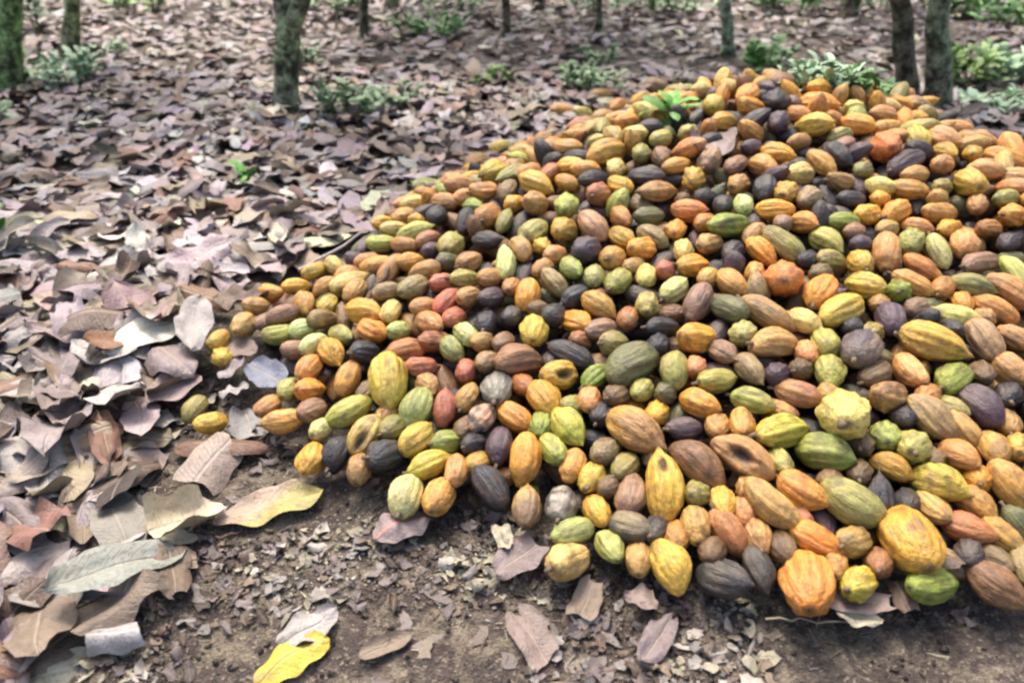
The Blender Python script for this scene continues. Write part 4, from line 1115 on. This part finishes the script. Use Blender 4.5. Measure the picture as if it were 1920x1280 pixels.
for ti, (bx, by, wpx, tx, lab, fork, tint, H) in enumerate(TREES):
    b0 = ground_pt(bx, by)
    b0[2] = float(ground_h(b0[0], b0[1])) - .03
    depth = (b0 - CAMP) @ AF
    rad = wpx * depth / FPX / 2 * .86
    rt = ray(tx, 0); kt = b0[1] / rt[1]; top = CAMP + rt * kt
    lean = (top[0] - b0[0]) / max(top[2] - b0[2], .25)
    lean = max(-.35, min(.35, lean))
    root = bpy.data.objects.new('cacao_tree', None); COL.objects.link(root); root.location = b0
    root['label'] = lab; root['category'] = 'tree'; root['group'] = 'cacao trees in the grove'
    zs = np.concatenate([[0, .06, .14, .3], np.linspace(.45, fork, 8)])
    wig = R.normal(0, .018, (len(zs), 2)).cumsum(0) * .6
    pts = np.stack([lean * zs + wig[:, 0], wig[:, 1] + .03 * zs, zs], 1); pts -= pts[0]
    rr = rad * (1 + .55 * np.exp(-zs / .10)) * (1 - .12 * zs)
    tv, tq = tube(pts, rr, 18, .22, ti)
    vs, qs_ = [tv], [tq]; off = len(tv)
    tips = []
    if ti == 2: dirs = [(lean - .03, .02, 1), (lean + .28, .06, 1)]
    else: dirs = [(math.cos(k * 2.1 + ti) * .45, math.sin(k * 2.1 + ti) * .45, 1) for k in range(3)]
    for di, d in enumerate(dirs):
        z = np.linspace(0, 1, 9)
        hgt = H - fork - .5
        d = np.array(d, float)
        w2 = R.normal(0, .03, (9, 2)).cumsum(0); w2 -= w2[0]
        lp = pts[-1] + np.array([0, 0, -.05]) + np.stack([d[0] * hgt * z ** (1.0 if ti == 2 else 1.2) + w2[:, 0], d[1] * hgt * z ** 1.2 + w2[:, 1], hgt * z], 1)
        tv, tq = tube(lp, np.linspace(rr[-1] * .78, rr[-1] * .25, 9), 12, .2, ti + di)
        vs.append(tv); qs_.append(tq + off); off += len(tv)
        tips += [lp[-1], lp[-2], lp[-3]]
        for sb in range(2):
            a = R.random() * 6.28; st = lp[4 + sb * 2]
            sp_ = st + np.stack([np.cos(a) * .8 * np.linspace(0, 1, 5), np.sin(a) * .8 * np.linspace(0, 1, 5), .45 * np.linspace(0, 1, 5)], 1)
            tv, tq = tube(sp_, np.linspace(rr[-1] * .3, .012, 5), 8, .1, sb)
            vs.append(tv); qs_.append(tq + off); off += len(tv); tips += [sp_[-1], sp_[-2]]
    V_ = np.concatenate(vs)
    gr = fbm(V_[:, 0] * 9 + ti, V_[:, 2] * 5 + V_[:, 1] * 9)[:, None]
    tcol = np.array(tint)[None] * (.6 + .5 * gr) * np.where(gr > .55, np.array((.9, 1.12, .85))[None], 1)
    if ti == 11:       # bright moss on the upper trunk
        g2 = (np.clip((V_[:, 2] - .32) * 4, 0, 1) * np.clip(1.1 - V_[:, 2], 0, 1))[:, None]
        tcol = tcol * (1 - g2) + np.array((.85, 1.15, .75)) * g2
    link('trunk', make_mesh('trunk', V_, np.concatenate(qs_), tcol * 1.25), M_BARK, parent=root)
    cv, cq, cc, cl = crown_leaves([t + np.array([0, 0, .1]) for t in tips], 420, .30, ti)
    cv[:, 2] = np.maximum(cv[:, 2], 1.75)
    cr = link('crown', make_mesh('crown', cv, cq, cc, cl), M_GREEN, parent=root)

# ------------------------------------------------------------------ weeds and seedlings
# px py(base) spread(px) height(px) n leaves, leaf len (px), colour, label
GC = {'bright': (.13, .36, .05), 'mid': (.13, .30, .08), 'pale': (.42, .60, .38), 'dark': (.045, .11, .04), 'lime': (.22, .36, .10), 'grey': (.24, .37, .19)}
WEEDS = [
 (466, 358, 24, 34, 7, 26, 'bright', 'tiny bright green seedling growing through the dry leaves'),
 (1252, 235, 44, 50, 12, 40, 'bright', 'bright green leafy sprig standing on the upper left of the heap'),
 (8, 480, 34, 46, 12, 40, 'mid', 'green sprout among dry leaves left of the heap'),
 (12, 238, 50, 26, 14, 26, 'grey', 'low grey green weed below the leftmost tree'),
 (20, 172, 40, 90, 26, 30, 'mid', 'tall green shoots wrapping the foot of the leftmost tree'),
 (150, 168, 66, 70, 40, 26, 'pale', 'pale green weed at the foot of the second tree from the left'),
 (190, 105, 50, 30, 22, 20, 'grey', 'grey green weed behind the pale one by the second tree'),
 (650, 232, 76, 56, 60, 22, 'grey', 'spreading grey green weed just right of the forked tree'),
 (738, 205, 56, 44, 36, 20, 'grey', 'smaller grey green weed right of the spreading one'),
 (572, 130, 22, 50, 16, 20, 'grey', 'grey green shoot against the right side of the forked trunk'),
 (800, 70, 90, 40, 70, 18, 'mid', 'patch of green weed between the thin dark and slender brown trees'),
 (925, 160, 60, 34, 34, 18, 'lime', 'yellowish green weed below the slender brown tree'),
 (1105, 175, 70, 60, 50, 20, 'grey', 'dull grey green weed behind the left of the crest'),
 (1110, 120, 50, 30, 26, 16, 'grey', 'dull weed under the very thin young tree'),
 (1440, 140, 66, 60, 56, 24, 'mid', 'green weed right of the slim grey tree behind the crest'),
 (1545, 172, 74, 62, 70, 28, 'pale', 'broad pale green weed behind the crest beside the round green one'),
 (1610, 185, 56, 50, 46, 26, 'mid', 'green weed just left of the dark leaning tree'),
 (1480, 178, 44, 44, 26, 24, 'pale', 'small pale weed right behind the black pod on the crest'),
 (1815, 170, 66, 80, 60, 26, 'lime', 'lime green shrubby weed right of the thick mossy tree'),
 (1885, 160, 66, 60, 60, 30, 'pale', 'pale silvery weed at the right edge beyond the heap'),
 (1870, 215, 90, 40, 50, 34, 'pale', 'low pale silvery weed right behind the heap beside the litter'),
 (1880, 45, 90, 44, 50, 24, 'mid', 'green bush far behind at the right above the silvery weed'),
 (1640, 22, 100, 50, 60, 24, 'mid', 'green bush far behind the small reddish brown tree'),
 (1480, 20, 90, 40, 50, 22, 'mid', 'green bush far behind and right of the slim grey tree'),
 (1780, 18, 80, 40, 50, 24, 'mid', 'green bush far behind the thick mossy tree'),
 (860, 14, 110, 34, 50, 20, 'grey', 'dull green bush far behind left of the slender brown tree'),
 (1130, 16, 120, 34, 56, 20, 'grey', 'dull green bush far behind the very thin young tree'),
 (1290, 22, 110, 34, 50, 20, 'grey', 'dull green bush far behind left of the slim grey tree'),
 (610, 24, 90, 38, 46, 22, 'grey', 'dull green bush far behind right of the forked tree'),
 (270, 20, 80, 40, 44, 22, 'lime', 'yellowish bush far behind right of the second tree from the left'),
 (60, 60, 60, 70, 40, 24, 'dark', 'dark green bush between the two leftmost trees'),
]
for (px, py, spx, hpx, n, lpx, ck, lab) in WEEDS:
    b0, depth = hit(px, py, .0)
    if py > 230: b0 = b0 + np.array([0, 0, .02 if px > 1000 else .06])
    k = depth / FPX
    n = int(n * 2.6) if n > 14 else n
    S, Hh, Lm = spx * k * .78, hpx * k * 1.0, max(lpx * k * (1.0 if n > 14 else 1.3), .03)
    root = bpy.data.objects.new('weed_plant', None); COL.objects.link(root); root.location = b0
    root['label'] = lab; root['category'] = 'plant'; root['group'] = 'green weeds and seedlings on the forest floor'
    nst = max(1, n // 9)
    vs, qs_, off, tips, az = [], [], 0, [], []
    for s_ in range(nst):
        a = R.random() * 6.28; rr_ = S * math.sqrt(R.random()) * (.0 if nst == 1 else 1)
        st = np.array([math.cos(a) * rr_ * .8, math.sin(a) * rr_ * .8, -.01])
        en = st + np.array([math.cos(a) * S * .25, math.sin(a) * S * .25, Hh * R.uniform(.6, 1.0)])
        t = np.linspace(0, 1, 6)[:, None]; pt = st * (1 - t) + en * t
        tv, tq = tube(pt, np.linspace(.0035, .0015, 6) * (1 + depth * .15), 5); 
        link('stem', make_mesh('stem', tv, tq, np.full((len(tv), 3), .9) * np.array((.5, .9, .35))), M_BARK, parent=root)
        m = max(5, n // nst)
        for j in range(m):
            f = .35 + .65 * (j + 1) / m
            tips.append(st * (1 - f) + en * f); az.append(a + j * 2.4 + R.random() * .6)
    tips = np.array(tips); az = np.array(az); nn = len(tips)
    L = Lm * R.uniform(.7, 1.25, nn); W = L * R.uniform(.38, .55, nn); sd = R.random(nn) * 6.28
    g = np.array(GC[ck]); c = g[None] * R.uniform(.6, 1.35, nn)[:, None]
    v = leaf_geo(L, W, R.normal(.9, .3, nn), R.normal(-.3, .4, nn), R.normal(.2, .1, nn), R.uniform(0, .05, nn), sd, 5, 7, .03)
    v[:, :, 2] *= -1; v[:, :, 0] += (L * .5)[:, None]
    M = rot_batch(az, R.normal(-.35, .35, nn), R.normal(0, .35, nn))
    v = np.einsum('nij,nvj->nvi', M, v) + tips[:, None]
    q = grid_quads(5, 7)
    if Lm / k > 24 and nn <= 16:
        for j in range(nn):
            link('leaf', make_mesh('leaf', v[j], q, np.repeat(c[j][None], 35, 0), leaf_luv(1, 5, 7, sd[j:j + 1])[0]), M_GREEN, parent=root)
    else:
        qq = (q[None] + (np.arange(nn) * 35)[:, None, None]).reshape(-1, 4)
        link('foliage', make_mesh('foliage', v.reshape(-1, 3), qq, np.repeat(c[:, None], 35, 1).reshape(-1, 3), leaf_luv(nn, 5, 7, sd).reshape(-1, 3)), M_GREEN, parent=root, kind='stuff')

bpy.context.view_layer.update()
